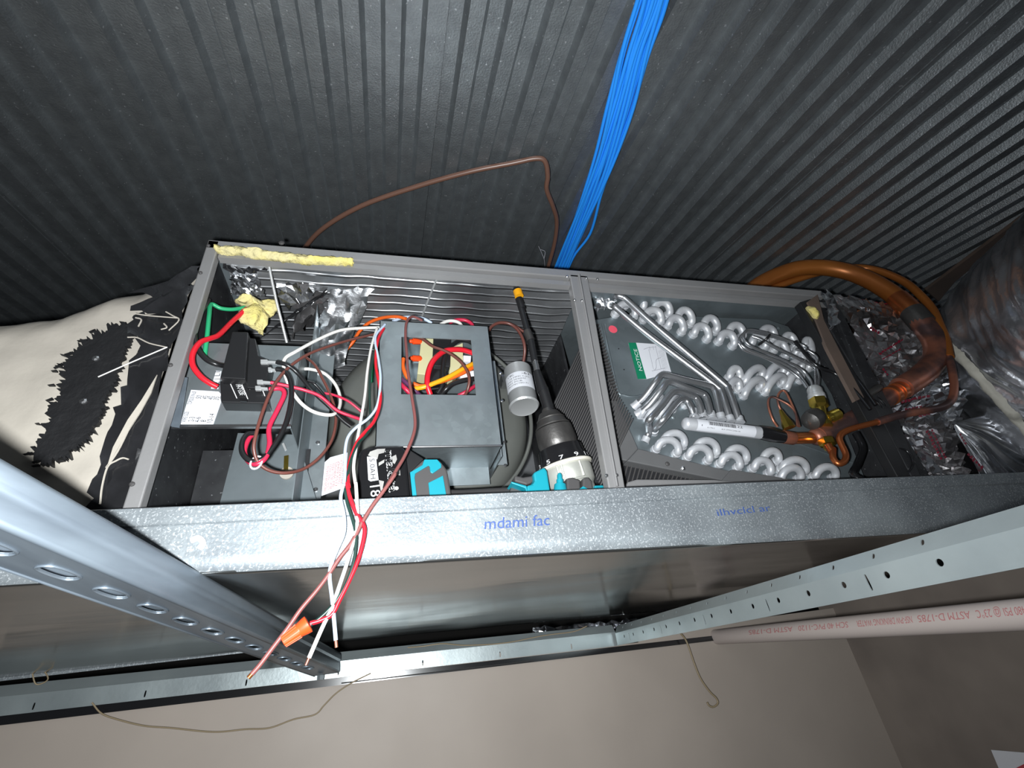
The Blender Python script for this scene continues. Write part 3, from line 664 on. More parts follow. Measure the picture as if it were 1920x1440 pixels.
obj('connector', B().prism(poly_px([(862, 590), (1010, 555), (1015, 620), (870, 630)], YT + 0.0, DB), (0, 0.015, 0)), 'white', tf, bevel=0.001)
obj('connector', B().prism(poly_px([(900, 405), (980, 410), (975, 470), (900, 465)], YT + 0.006, DB), (0, 0.015, 0)), 'white', tf, bevel=0.001)
# capacitor
cp = thing('run_capacitor', 'round aluminium capacitor with a printed white label, right of the box', 'capacitor', P(980, 770, 0.80))
c0, c1 = P(970, 694, 0.82), P(983, 764, 0.80); ax = (c1 - c0) / np.linalg.norm(c1 - c0); Rc = rp(c0, 25.5)
obj('can', B().lathe(c0, c1, [(0, Rc * 0.9), (0.02, Rc), (0.93, Rc), (0.97, Rc * 1.05), (1.0, Rc * 0.95), (0.985, Rc * 0.85)], 40), 'term', cp, smooth=40)
vv = -(c0 + c1) / 2; vv -= ax * np.dot(vv, ax); vv /= np.linalg.norm(vv); hh = np.cross(ax, vv)
if hh[0] < 0: hh = -hh
def oncap(t, ang, rr=1.012): return c0 + (c1 - c0) * t + (vv * math.cos(ang) + hh * math.sin(ang)) * Rc * rr
b = B(); b.sheet(lambda u, v: oncap(0.30 + 0.40 * v, -1.25 + 2.5 * u), 24, 4)
cl_ = obj('label', b, 'white', cp, smooth=60)
b = B()
for s, t, hgt, a0, a1 in (('CBC', 0.38, 0.07, -0.85, -0.3), ('-63', 0.38, 0.085, 0.25, 0.85), ('10 MFD +-6%', 0.45, 0.045, -0.7, 0.8), ('370V 50/60HZ', 0.51, 0.045, -0.95, 0.5), ('NO PCB', 0.57, 0.045, -0.95, 0.2), ('PROTECTED P1', 0.63, 0.045, -0.95, 0.6)):
    text_map(b, s, lambda u, v, t=t, hgt=hgt, a0=a0, a1=a1: oncap(t - v * hgt, a0 + (a1 - a0) * u, 1.022))
obj('printing', b, 'ink', cl_)
obj('strap', B().prism(poly_px([(940, 703), (962, 700), (962, 716), (944, 716)], 0.835), (0, 0.03, 0)), 'steel', cp)

# ------------------------------------------------------------------ evaporator coil in the right bay
YK = 0.745
coil = thing('evaporator_coil', 'evaporator coil end plate with white return bends and silver header tubes, in the right bay', 'coil', P(1350, 900, YK))
pl = poly_px([(1113, 600), (1185, 588), (1440, 599), (1478, 612), (1500, 640), (1560, 740), (1625, 905), (1440, 905), (1192, 870), (1168, 850), (1138, 742)], YK)
obj('end_plate', B().prism(pl, (0, 0.003, 0)), 'galvd', coil, bevel=0.001)
em = spline(poly_px([(1130, 608), (1143, 668), (1158, 732), (1168, 741), (1190, 744), (1215, 738)], YK - 0.001), 6)
obj('pressed_bead', B().tube(em, 0.0026, 6), 'galvd', coil, smooth=60)
obj('pressed_bead', B().tube(poly_px([(1386, 806), (1500, 833), (1600, 868)], YK - 0.001), 0.0014, 6), 'galvd', coil, smooth=60)
def rail(name, px_a, px_b, m='greyd', th=0.03):
    return obj(name, B().prism(poly_px(px_a, YK - 0.012) , (0, th, 0)), m, coil, bevel=0.002)
rail('frame_rail', [(1140, 752), (1156, 750), (1197, 841), (1176, 864), (1150, 858)], 0)
rail('frame_rail', [(1176, 864), (1197, 841), (1360, 881), (1440, 897), (1445, 912), (1352, 900)], 0)
obj('frame_rail', B().prism(poly_px([(1372, 880), (1450, 893), (1530, 905), (1530, 920), (1350, 905)], YK - 0.016), (0, 0.02, 0)), 'greyd', coil, bevel=0.001)
for x, y in ((1251, 870), (1281, 878)): screw(P(x, y, YK - 0.0125), 0.0045, coil, m='rubber' if x < 1260 else 'steel')
for x, y in ((1262, 783), (1177, 558 + 15), (1460, 615)): screw(P(x, y, YK - 0.0005), 0.0048, coil, m='galv')
for x, y in ((1160, 654), (1170, 693)): obj('rivet_hole', B().lathe(P(x, y, YK), P(x, y, YK) + YN * 0.0006, [(0, 0.0016), (1, 0.0016)], 10), 'ink', coil)
# black fin slab behind the divider and under the rail
f0 = [P(1035, 762, 0.79), P(1092, 640, 0.76), P(1150, 740, 0.735), P(1160, 905, 0.72), P(1108, 905, 0.735)]
obj('fin_backing', B().prism(f0, (0.004, 0.012, 0)), 'ink', coil)
e0, e1 = (P(1035, 762, 0.79), P(1125, 915, 0.735)), (P(1092, 640, 0.758), P(1185, 790, 0.70))
for k in range(34):
    t = (k + 0.5) / 34
    a = e0[0] * (1 - t) + e0[1] * t; c = e1[0] * (1 - t) + e1[1] * t
    obj('fin', B().bar(a + YN * 0.004, c + YN * 0.004, 0.0022, 0.005, (0, 1, 0)), 'rubber', coil)
g0 = poly_px([(1150, 872), (1185, 872), (1360, 903), (1360, 915), (1150, 915)], YK + 0.01)
obj('fin_backing', B().prism(g0, (0, 0.004, 0)), 'ink', coil)
for k in range(26):
    a, c = P(1158 + k * 8, 912, YK + 0.007), P(1168 + k * 8, 872 + k * 1.2, YK + 0.007)
    obj('fin', B().bar(a, c, 0.0025, 0.003, (0, 1, 0)), 'rubber', coil)
for k in range(24):                                               # comb of fins left of the plate
    a, c = P(1112 + k * 1.7, 612 + k * 6, YK - 0.004), P(1122 + k * 1.7, 610 + k * 6, YK - 0.004)
    obj('fin', B().bar(a, c, 0.0032, 0.008, (0, 1, 0)), 'rubber', coil)
obj('drip_tray', B().prism(poly_px([(1172, 915), (1178, 903), (1195, 898), (1340, 899), (1460, 910), (1460, 930), (1172, 930)], YK - 0.03), (0, 0.01, 0)), 'grey', coil, bevel=0.003)
# liner strip and edge at the bay top
def bend(e1_, e2_, out=0.022, r_px=7.2, tilt=(0, 0), shade='braze'):
    a, c = P(*e1_, YK), P(*e2_, YK); m_ = (a + c) / 2; hw = (c - a) / 2; L2 = np.linalg.norm(hw)
    o3 = A_([0, -out, 0]); pts = [a + A_([0, 0.002, 0]), a + o3 * 0.5]
    up = A_([tilt[0], 0, tilt[1]])
    for k in range(0, 13):
        t = math.pi * k / 12; pts.append(m_ - hw * math.cos(t) + o3 * 0.55 + (o3 * 0.5 / out * L2 * 1.0 + up) * math.sin(t))
    pts += [c + o3 * 0.5, c + A_([0, 0.002, 0])]
    r = rp(a, r_px); o = obj('return_bend', B().tube(pts, r, 12), shade, coil, smooth=60)
    cu = [B().tube([q, q + o3 * 0.28], r * 1.22, 12) for q in (a, c)]
    for k in cu: obj('collar', k, shade, o, smooth=60)
    return o
c9 = lambda x, y: cx(D9, x, y)
c5 = lambda x, y: cx(D5, x, y)
c6 = lambda x, y: cx(D6, x, y)
UP = (0.006, 0.020)
top = [((30, 245), (110, 280)), ((140, 310), (290, 330)), ((370, 355), (500, 385)), ((565, 410), (680, 455)), ((775, 475), (885, 515)), ((980, 535), (1095, 570)), ((1240, 560), (1350, 585)), ((1430, 605), (1520, 660)), ((1600, 640), (1650, 690))]
for k, (a, c) in enumerate(top):
    if k > 0: bend(c9(*a), c9(*c), tilt=UP)
    bend(c9(a[0] + 75, a[1] - 65), c9(c[0] + 70, c[1] - 65), tilt=UP)
mid = [((20, 585), (105, 590)), ((150, 625), (290, 575)), ((330, 595), (470, 545)), ((505, 560), (620, 510))]
for k, (a, c) in enumerate(mid):
    bend(c6(*a), c6(*c), tilt=UP, out=0.014)
    bend(c6(a[0] - 5, a[1] + 110), c6(c[0] - 5, c[1] + 95), tilt=UP, out=0.014)
bend(c6(690, 500), c6(745, 490), tilt=UP, out=0.014)
bot = [((845, 705), (1050, 735), (785, 770), (990, 810)), ((1165, 775), (1370, 815), (1100, 845), (1300, 880)), ((1475, 850), (1665, 880), (1420, 915), (1600, 950))]
for a, c, a2, c2 in bot:
    bend(c5(*a), c5(*c), tilt=(0.004, 0.016)); bend(c5(*a2), c5(*c2), tilt=(0.004, 0.016))
for a, c in (((215, 1350), (350, 1390)), ((285, 1290), (415, 1290)), ((450, 1360), (640, 1380)), ((440, 1430), (600, 1440)), ((725, 1420), (890, 1430))):
    bend(c6(*a), c6(*c), tilt=(0.004, 0.016))
# lower pairs behind the left header tubes
for a, c in (((640, 430), (830, 270)), ((700, 460), (900, 300)), ((820, 440), (980, 250)), ((960, 370), (1080, 330))): bend(c5(*a), c5(*c), tilt=(0, 0.008), out=0.012, r_px=6)
# header and its six tubes
YHd = 0.70
h0, h1 = P(1284, 794, YHd), P(1428, 812, YHd); rH = rp(h0, 12.2)
hd = obj('header', B().lathe(h0, h1, [(-0.02, rH * 0.55), (0, rH * 0.9), (0.02, rH), (0.92, rH), (1.0, rH)], 28), 'braze', coil, smooth=50)
hv_ = -(h0 + h1) / 2; hax = (h1 - h0) / np.linalg.norm(h1 - h0); hv_ -= hax * np.dot(hv_, hax); hv_ /= np.linalg.norm(hv_); hw_ = np.cross(hax, hv_)
if hw_[2] < 0: hw_ = -hw_
def onhd(t, ang, rr=1.02): return h0 + (h1 - h0) * t + (hv_ * math.cos(ang) + hw_ * math.sin(ang)) * rH * rr
b = B(); b.sheet(lambda u, v: onhd(0.12 + 0.75 * u, 1.1 - 2.0 * v), 20, 8); bl2 = obj('barcode_label', b, 'white', hd, smooth=60)
b = B(); rs = np.random.RandomState(2); t = 0.26
while t < 0.60:
    wd = rs.choice([0.004, 0.007, 0.010]); b.sheet(lambda u, v, t=t, wd=wd: onhd(t + wd * u, 0.85 - 0.6 * v, 1.035), 1, 3); t += wd + rs.choice([0.004, 0.006])
obj('barcode', b, 'ink', bl2)
b = B(); text_map(b, '22', lambda u, v: onhd(0.62 + 0.07 * u, 0.35 + v * 0.6, 1.035)); text_map(b, 'I', lambda u, v: onhd(0.165 + 0.008 * u, -0.05 + v * 0.35, 1.035))
text_map(b, 'B-1794-2', lambda u, v: onhd(0.24 + 0.09 * u, -0.25 + v * 0.25, 1.035)); text_map(b, 'BLR 3MWC2406-36', lambda u, v: onhd(0.42 + 0.24 * u, -0.25 + v * 0.25, 1.035)); obj('printing', b, 'ink', bl2)
T_ = YHd - 0.004
tubes = [
    [(1180, 435, YHd), (1150, 345, T_), (1120, 290, T_), (1080, 262, T_), (1035, 270, T_), (985, 320, T_), (880, 450, T_), (800, 540, 0.72), (775, 590, YK)],
    [(1268, 445, YHd), (1238, 320, T_), (1205, 255, T_), (1165, 230, T_), (1050, 190, T_), (985, 185, T_), (935, 220, T_), (850, 330, T_), (740, 455, T_), (722, 500, 0.715), (725, 590, 0.735), (685, 690, YK)],
    [(1358, 455, YHd), (1318, 290, T_), (1290, 225, T_), (1240, 195, T_), (1090, 140, T_), (960, 90, T_), (900, 100, T_), (855, 160, T_), (730, 320, 0.72), (610, 415, YK)],
    [(1452, 460, YHd), (1405, 240, T_), (1380, 165, T_), (1330, 125, T_), (1100, 70, T_), (900, 18, T_), (845, 25, T_), (800, 80, T_), (690, 230, 0.72), (575, 340, YK)]]
for tb in tubes:
    p = wirepts(tb, D5, 6); obj('header_tube', B().tube(p, rp(p[0], 6.4), 14), 'alum', coil, smooth=60)
    obj('braze_joint', B().tube(p[-4:], [rp(p[-1], 7.6)] * 3 + [rp(p[-1], 9)], 14), 'braze', coil, smooth=60)
for tb in ([(985, 975, YHd), (960, 890, T_), (935, 815, T_), (905, 780, T_), (700, 625, T_), (480, 460, T_), (320, 325, T_), (290, 300, T_ + 0.005), (262, 290, YK)],
           [(1042, 990, YHd), (1010, 890, T_), (975, 800, T_), (945, 762, T_), (700, 555, T_), (500, 385, T_), (370, 265, T_), (335, 243, T_), (305, 240, T_ + 0.008), (285, 262, YK)]):
    p = wirepts(tb, C3, 6); obj('header_tube', B().tube(p, rp(p[0], 6.2), 14), 'alum', coil, smooth=60)
    obj('braze_joint', B().tube(p[-4:], [rp(p[-1], 7.6)] * 3 + [rp(p[-1], 9)], 14), 'braze', coil, smooth=60)
for x, y, x2, y2 in ((1170, 360, 1182, 440), (1255, 375, 1270, 445), (1345, 385, 1362, 460), (1440, 400, 1456, 468), (1530, 425, 1550, 485), (1625, 435, 1640, 495)):
    a, c = P(*c5(x, y), YHd), P(*c5(x2, y2), YHd)
    obj('braze_joint', B().lathe(a, c, [(0, rp(a, 7.2)), (0.1, rp(a, 7.8)), (0.75, rp(a, 7.8)), (0.8, rp(a, 8.8)), (1, rp(a, 9.2))], 16), 'braze', coil, smooth=50)
# labels on the plate
nt_ = obj('notice_label', B().prism(poly_px([(378, 522), (425, 520), (590, 532), (636, 700), (490, 738), (440, 738)], YK - 0.0006, C3), (0, 0.0005, 0)), 'white', coil)
obj('green_band', B().prism(poly_px([(378, 520), (424, 520), (487, 737), (436, 738)], YK - 0.001, C3), (0, 0.0004, 0)), 'green', nt_)
b = B(); up_text(b, 'NOTICE', 462, 690, 427, 560, YK - 0.0012, C3, 0.0115); obj('heading', b, 'inkw', nt_, label='white letters on green')
b = B()
for pts in ([(500, 560), (515, 620), (530, 680), (545, 670), (545, 625), (570, 610)], [(470, 560), (500, 550), (545, 545)], [(540, 540), (575, 680)], [(520, 690), (600, 672)], [(505, 545), (508, 565)], [(525, 542), (530, 562)]):
    b.tube(wirepts([(x, y, YK - 0.001) for x, y in pts], C3, 4), 0.0005, 4)
for k in range(5):
    text_on(b, 'CAUTION CHECK DRAIN TRAP', P(*cx(C3, 590 + k * 6, 690 - k * 4), YK - 0.0007), P(*cx(C3, 560 + k * 6, 570 - k * 4), YK - 0.0007), (-1, 0, -0.2), 0.002)
obj('diagram', b, 'inkg', nt_)
for x, y, r, nm in ((285, 440, 8.5, 'sticker'),):
    a = P(*cx(C3, x, y), YK); obj(nm, B().lathe(a, a + YN * 0.001, [(0, rp(a, r)), (1, rp(a, r))], 24), 'pink', coil, label='round pink sticker')
# plastic-wrapped corner
obj('foam_block', crumple([P(*cx(C3, 185, 175), 0.70), P(*cx(C3, 270, 185), 0.70), P(*cx(C3, 265, 310), 0.735), P(*cx(C3, 180, 330), 0.735)], 7, 8, 0.004, 31, ragged=0.2), 'foilw', coil)

# ------------------------------------------------------------------ expansion valve, distributor and copper lines
YV = 0.68
ev = thing('expansion_valve', 'brass expansion valve and distributor with looped silver feeder tubes', 'valve', P(1545, 840, YV))
def lat(name, a, c, prof, m, par, n=18, sm=45, Y0=YV, Y1=None, crop=D6):
    p, q = P(*cx(crop, *a), Y0), P(*cx(crop, *c), Y1 or Y0)
    return obj(name, B().lathe(p, q, [(t, rp(p, r)) for t, r in prof], n), m, par, smooth=sm)
lat('distributor', (745, 660), (780, 770), [(0, 10), (0.2, 13), (0.55, 13), (0.6, 14.5), (0.9, 14.5), (1, 12)], 'term', ev)
lat('hex_nut', (775, 755), (800, 840), [(0, 12), (0.1, 16), (0.75, 16), (1, 9)], 'brass', ev, 6, 20)
lat('neck', (800, 830), (850, 985), [(0, 10), (0.4, 7.5), (0.7, 8.5), (1, 11)], 'brass', ev)
lat('threaded_port', (855, 925), (955, 880), [(0, 9), (0.2, 9)] + [(0.25 + 0.07 * k, 11 if k % 2 else 9) for k in range(10)] + [(1, 7)], 'brass', ev)
lat('power_head', (700, 960), (795, 880), [(0, 6), (0.15, 17), (0.45, 19), (0.75, 17), (1, 8)], 'chuck', ev, 24)
lat('inlet_block', (845, 1090), (880, 1180), [(0, 12), (0.15, 15), (0.6, 15), (0.65, 9), (1, 9)], 'brass', ev, 6, 20)
for f in ([(700, 660), (660, 600), (600, 520), (450, 440), (280, 375), (170, 330), (115, 270), (140, 215), (200, 190), (330, 215), (480, 255), (620, 290), (680, 320), (670, 350), (590, 335)],
          [(740, 655), (715, 590), (640, 505), (480, 425), (300, 350), (200, 300), (150, 240), (165, 190), (215, 172), (350, 200), (520, 260), (700, 350), (770, 400), (775, 440), (740, 465), (600, 410), (430, 330), (360, 280)],
          [(765, 655), (760, 560), (755, 495), (720, 470), (560, 390), (400, 310), (290, 250), (230, 230)],
          [(690, 665), (620, 575), (480, 480), (300, 395), (160, 345), (112, 290)],
          [(785, 650), (790, 570), (770, 500), (745, 470)]):
    p = wirepts([(x, y, YV + 0.01 + 0.006 * math.sin(i * 0.9)) for i, (x, y) in enumerate(f)], D6, 6)
    obj('feeder_tube', B().tube(p, rp(p[0], 2.6), 8), 'alum', ev, smooth=60)
for f in ([(625, 990), (600, 900), (560, 800), (510, 700), (470, 690), (440, 740), (450, 810), (475, 860), (490, 890)],
          [(610, 985), (590, 870), (540, 810), (470, 770), (400, 740), (365, 760), (365, 830), (400, 930), (440, 990)]):
    p = wirepts([(x, y, YV + 0.004 * i) for i, (x, y) in enumerate(f)], D6, 6); obj('capillary', B().tube(p, rp(p[0], 2.2), 8), 'copperd', ev, smooth=60)
lat('access_port', (465, 850), (540, 1000), [(0, 3), (0.3, 5), (0.6, 8), (0.75, 10), (1, 11)], 'brass', ev, 8, 30)
tz1 = wirepts([(375, 215, YV + 0.005), (350, 245, YV - 0.01), (320, 270, YV), (280, 300, YV + 0.006)], D6)
tag(obj('cable_tie', B().tube(tz1, rp(tz1[0], 2.2), 6), 'black'), 'black cable tie round the looped silver feeder tubes', 'cable tie')
# suction line: header stub, black sleeve, copper, burnt copper, elbow, lacquered pipe going up behind the cabinet
YS = 0.70
suc = thing('suction_line', 'thick copper suction pipe bending up over the cabinet end, burnt at the joints', 'copper pipe', P(1560, 815, YS))
def run(name, pts, px, m, par, k=6, n=20, cap=True):
    p = spline([P(x, y, Y) for x, y, Y in pts], k); return obj(name, B().tube(p, rp(p[len(p) // 2], px), n, cap), m, par, smooth=50)
lat('rubber_sleeve', (270, 1035), (500, 1080), [(0, 9), (0.05, 12.5), (0.5, 14), (0.9, 12), (1, 12)], 'blackg', suc, 24, 45, YS)
lat('coupling', (480, 1075), (580, 1090), [(0, 9), (0.05, 12.5), (0.9, 12.5), (1, 10)], 'copperd', suc, 24, 45, YS)
lat('stub', (570, 1088), (745, 1085), [(0, 11), (1, 11)], 'copper', suc, 24, 45, YS)
lat('coupling', (735, 1088), (800, 1068), [(0, 10), (0.1, 14), (0.5, 17), (1, 17)], 'copperd', suc, 24, 45, YS, YS - 0.004)
run('lower_pipe', [(1534, 818, YS - 0.004), (1565, 806, 0.694), (1610, 781, 0.682), (1660, 748, 0.668), (1702, 722, 0.655)], 16.5, 'copperd', suc)
run('elbow', [(1690, 728, 0.658), (1718, 710, 0.650), (1742, 690, 0.644), (1755, 666, 0.640), (1752, 640, 0.640), (1738, 618, 0.642), (1722, 600, 0.646)], 19.5, 'copperd', suc)
run('coupling', [(1731, 608, 0.644), (1721, 597, 0.646), (1710, 585, 0.650)], 20, 'chuck', suc)
run('upper_pipe', [(1716, 592, 0.648), (1700, 576, 0.655), (1682, 560, 0.665)], 18.5, 'copper', suc)
run('upper_pipe', [(1688, 565, 0.662), (1668, 548, 0.672), (1631, 526, 0.690), (1590, 510, 0.712), (1545, 502, 0.735), (1500, 503, 0.76), (1462, 514, 0.79), (1425, 532, 0.82), (1395, 556, 0.85)], 14.5, 'copperw', suc)
for x, y, Y in ((1672, 741, 0.664), (1684, 734, 0.660)): run('solder_ring', [(x - 4, y + 2, Y), (x + 4, y - 2, Y)], 17.8, 'copper', suc)
liq = thing('liquid_line', 'thin copper liquid pipe looping beside the thick suction pipe', 'copper pipe', P(1590, 800, 0.66))
run('lower_pipe', [(1562, 842, 0.672), (1562, 858, 0.665), (1571, 869, 0.660), (1582, 866, 0.658), (1586, 853, 0.660), (1577, 832, 0.662), (1574, 822, 0.662), (1580, 812, 0.660), (1600, 803, 0.652), (1650, 790, 0.635)], 5.6, 'copper', liq, n=12)
run('burnt_pipe', [(1645, 791, 0.636), (1690, 778, 0.625), (1735, 770, 0.615), (1766, 764, 0.612), (1784, 750, 0.612), (1789, 725, 0.613), (1785, 695, 0.616), (1778, 665, 0.620)], 6.8, 'copperd', liq, n=12)
run('upper_pipe', [(1779, 670, 0.619), (1772, 636, 0.622), (1762, 612, 0.626), (1748, 580, 0.634), (1725, 553, 0.646), (1698, 530, 0.662), (1660, 512, 0.685), (1625, 503, 0.71), (1590, 502, 0.73), (1550, 508, 0.755), (1500, 522, 0.785), (1450, 540, 0.815), (1420, 556, 0.84)], 6.5, 'copperw', liq, n=12)
lat('inlet', (865, 1150), (905, 1215), [(0, 7), (1, 6)], 'copper', liq, 12, 45, 0.676, 0.671)
# black straps and cords round the pipe
for j, sgn in enumerate((0, 1)):
    a = P(1632 + 6 * sgn, 765 - 4 * sgn, 0.674); d_ = P(1660, 748, 0.668) - P(1610, 781, 0.682); d_ /= np.linalg.norm(d_)
    x_ = np.cross(d_, A_([0, 0, 1.0])); x_ /= np.linalg.norm(x_); y_ = np.cross(x_, d_); R_ = rp(a, 19)
    tag(obj('black_strap', B().tube([a + R_ * (math.cos(t) * x_ + math.sin(t) * y_) for t in np.linspace(0, 2 * math.pi, 25)], rp(a, 3), 8, False), 'blackg', smooth=60), ('lower' if sgn == 0 else 'upper') + ' black strap wrapped round the burnt copper pipe', 'strap', 'straps on the copper pipe')
bulb = thing('sensing_bulb', 'dull metal sensing bulb strapped along the burnt copper pipe', 'sensor', P(1620, 760, 0.65))
q0, q1 = P(1600, 758, 0.662), P(1650, 725, 0.650)
obj('bulb', B().lathe(q0, q1, [(0, rp(q0, 4.5)), (0.05, rp(q0, 6)), (0.4, rp(q0, 6)), (0.45, rp(q0, 7.5)), (0.95, rp(q0, 7.5)), (1, rp(q0, 5))], 12), 'chuck', bulb, smooth=45)
wire('black_cable', [(1490, 640, 0.665), (1530, 685, 0.66), (1565, 700, 0.655), (1600, 730, 0.645), (1632, 768, 0.635)], 3.2, 'blackg', 'black cord running down to the strap on the copper pipe', 'cord')
wire('black_cable', [(1545, 640, 0.66), (1580, 680, 0.655), (1610, 715, 0.648), (1642, 760, 0.638)], 3.2, 'blackg', 'second black cord beside the pale strip, ending at the pipe strap', 'cord')
wire('black_cable', [(1605, 812, 0.70), (1618, 840, 0.70), (1608, 870, 0.70), (1600, 890, 0.69), (1625, 905, 0.68)], 7, 'blackg', 'thick black cord curling below the copper pipe', 'cord')
wire('black_cable', [(1700, 890, 0.655), (1712, 868, 0.65), (1700, 845, 0.65), (1680, 842, 0.655), (1662, 850, 0.66)], 2, 'blackg', 'thin black loop lying by the foil at the cabinet end', 'cord')

# ------------------------------------------------------------------ cordless drill lying in the cabinet
dr = thing('cordless_drill', 'teal and black cordless drill lying in the cabinet behind the pan lip', 'drill', P(1065, 935, 0.72))
zc = dep(P(1062, 872, 0.72))
dt, dc = PD(1026, 768, zc + 0.045), PD(1061, 880, zc - 0.002)
dax = (dc - dt) / np.linalg.norm(dc - dt); LN = np.linalg.norm(dc - dt)
rr = lambda px: px * zc / FOC
def dl_(name, t0, t1, prof, m, n=40, par=dr, sm=35):
    return obj(name, B().lathe(dt + (dc - dt) * t0, dt + (dc - dt) * t1, [(t, rr(r)) for t, r in prof], n), m, par, smooth=sm)
dl_('chuck_nose', -0.02, 0.32, [(0, 7), (0.03, 10), (0.22, 13), (0.25, 19), (0.55, 26), (0.58, 28), (0.62, 27), (0.9, 32), (0.93, 34.5), (1, 34.5)], 'chuck')
dl_('chuck_sleeve', 0.33, 0.66, [(0, 34), (0.03, 36), (0.7, 38), (0.95, 36), (1, 35)], 'chuck')
rg = dl_('torque_ring', 0.66, 0.94, [(0, 37), (0.05, 42), (0.5, 44), (0.92, 49), (1, 49)], 'blackg')
dl_('cream_rim', 0.935, 0.985, [(0, 50), (0.3, 52), (0.7, 52), (1, 50)], 'rim')
dl_('gear_housing', 0.98, 1.55, [(0, 46), (0.1, 48), (0.45, 47), (0.55, 42), (1, 44)], 'gear')
dl_('motor_body', 1.5, 2.1, [(0, 40), (0.2, 46), (0.9, 44), (1, 30)], 'teal')
vw = -dt; vw = vw - dax * np.dot(vw, dax); vw /= np.linalg.norm(vw); hz_ = np.cross(dax, vw)
if hz_[0] < 0: hz_ = -hz_
def ondr(t, ang, px): return dt + (dc - dt) * t + (vw * math.cos(ang) + hz_ * math.sin(ang)) * rr(px)
b = B()
for s, a in (('3', -1.12), ('5', -0.56), ('7', -0.02), ('9', 0.56), ('11', 1.1)):
    wd = 0.17 * (1.5 if len(s) > 1 else 1)
    text_map(b, s, lambda u, v, a=a, wd=wd: ondr(0.925 - 0.088 * v, a - wd / 2 + wd * u, 50.6 - v * 2.0))
obj('numerals', b, 'inkw', rg, label='white torque numbers')
for a in (-0.30, -0.12, 0.62):                                    # ribs and bosses on the gear housing
    obj('housing_rib', B().tube([ondr(1.0, a, 47), ondr(1.22, a, 48)], rr(2.2), 6), 'gear', dr, smooth=50)
obj('housing_rib', B().tube([ondr(1.24, a, 48) for a in np.linspace(-0.3, 0.7, 12)], rr(2), 6), 'gear', dr, smooth=50)
obj('speed_switch', B().lathe(P(1049, 888, 0.672), P(1051, 925, 0.672), [(0, rr(3)), (0.1, rr(4.5)), (0.3, rr(4.5)), (0.32, rr(6)), (0.55, rr(6)), (0.57, rr(10)), (1, rr(12))], 16), 'teal', dr, smooth=40)
obj('side_cover', B().prism(poly_px([(980, 1085), (1075, 1075), (1185, 1115), (1200, 1360), (985, 1360)], 0.668, D4), (0, 0.03, 0)), 'rubber', dr, bevel=0.003)
obj('side_cover', B().prism(poly_px([(1225, 1085), (1310, 1070), (1360, 1140), (1400, 1360), (1215, 1360)], 0.67, D4), (0, 0.03, 0)), 'rubber', dr, bevel=0.003)
obj('selector', B().prism(poly_px([(1175, 1250), (1230, 1208), (1300, 1250), (1290, 1360), (1180, 1360)], 0.665, D4), (0, 0.01, 0)), 'teal', dr, bevel=0.001)
obj('body_shell', B().prism(poly_px([(1395, 1195), (1540, 1190), (1560, 1360), (1400, 1360)], 0.69, D4), (0, 0.03, 0)), 'teal', dr, bevel=0.003)
obj('body_shell', B().prism(poly_px([(545, 975), (650, 925), (690, 985), (735, 1270), (740, 1380), (390, 1380), (385, 1200), (470, 1180), (500, 1130), (482, 1010)], 0.675, D4), (0, 0.035, 0)), 'teal', dr, bevel=0.003)
obj('body_shell', B().prism(poly_px([(150, 1140), (380, 1205), (420, 1380), (400, 1380), (360, 1240), (150, 1165)], 0.673, D4), (0, 0.03, 0)), 'teal', dr, bevel=0.002)
obj('trigger', B().prism(poly_px([(200, 1045), (330, 1075), (480, 1050), (492, 1130), (450, 1165), (380, 1190), (200, 1140)], 0.685, D4), (0, 0.025, 0)), 'rubber', dr, bevel=0.003)
obj('handle', B().tube(spline([P(822, 950, 0.73), P(880, 948, 0.73), P(950, 944, 0.72), P(1010, 942, 0.715)], 6), [0.026] * 19, 16), 'rubber', dr, smooth=60)
obj('handle', B().prism(poly_px([(160, 1165), (380, 1235), (420, 1300), (420, 1400), (100, 1400)], 0.69, D4), (0, 0.03, 0)), 'rubber', dr, bevel=0.003)
YBt = 0.685
def rounded(pts, r, n=4):
    o = []; m = len(pts)
    for i in range(m):
        p, a, c = A_(pts[i], float), A_(pts[i - 1], float), A_(pts[(i + 1) % m], float)
        da, dc_ = (a - p) / np.linalg.norm(a - p), (c - p) / np.linalg.norm(c - p)
        ri = min(r, np.linalg.norm(a - p) * 0.4, np.linalg.norm(c - p) * 0.4)
        for k in range(n + 1):
            t = k / n; o.append(tuple((p + da * ri) * (1 - t) ** 2 + p * 2 * t * (1 - t) + (p + dc_ * ri) * t * t))
    return o
bt = obj('battery', B().prism(poly_px(rounded([(275, 170), (520, 125), (955, 120), (1000, 500), (1060, 1180), (250, 1180), (235, 500)], 110), YBt, D3), (0, 0.065, 0)), 'blackg', dr, bevel=0.004)
obj('battery_rail', B().prism(poly_px([(950, 200), (1020, 180), (1240, 320), (1030, 530), (1075, 1180), (1040, 1180)], YBt + 0.012, D3), (0, 0.05, 0)), 'black', dr, bevel=0.002)
ft = obj('foot', B().prism(poly_px(rounded([(1030, 520), (1240, 320), (1460, 325), (1590, 480), (1650, 850), (1680, 1180), (1110, 1180)], 60), YBt + 0.002, D3), (0, 0.055, 0)), 'rubber', dr, bevel=0.003)
obj('foot_trim', B().prism(poly_px([(1030, 522), (1215, 415), (1245, 330), (1440, 330), (1500, 400), (1500, 450), (1370, 540), (1335, 520), (1325, 440), (1310, 420), (1110, 540), (1100, 600), (1135, 900), (1140, 1180), (1095, 1180)], YBt - 0.0005, D3), (0, 0.004, 0)), 'teal', ft, bevel=0.0008)
obj('foot_trim', B().prism(poly_px([(1305, 680), (1525, 570), (1575, 860), (1590, 1180), (1360, 1180)], YBt - 0.0005, D3), (0, 0.004, 0)), 'teal', ft, bevel=0.0008)
b = B()
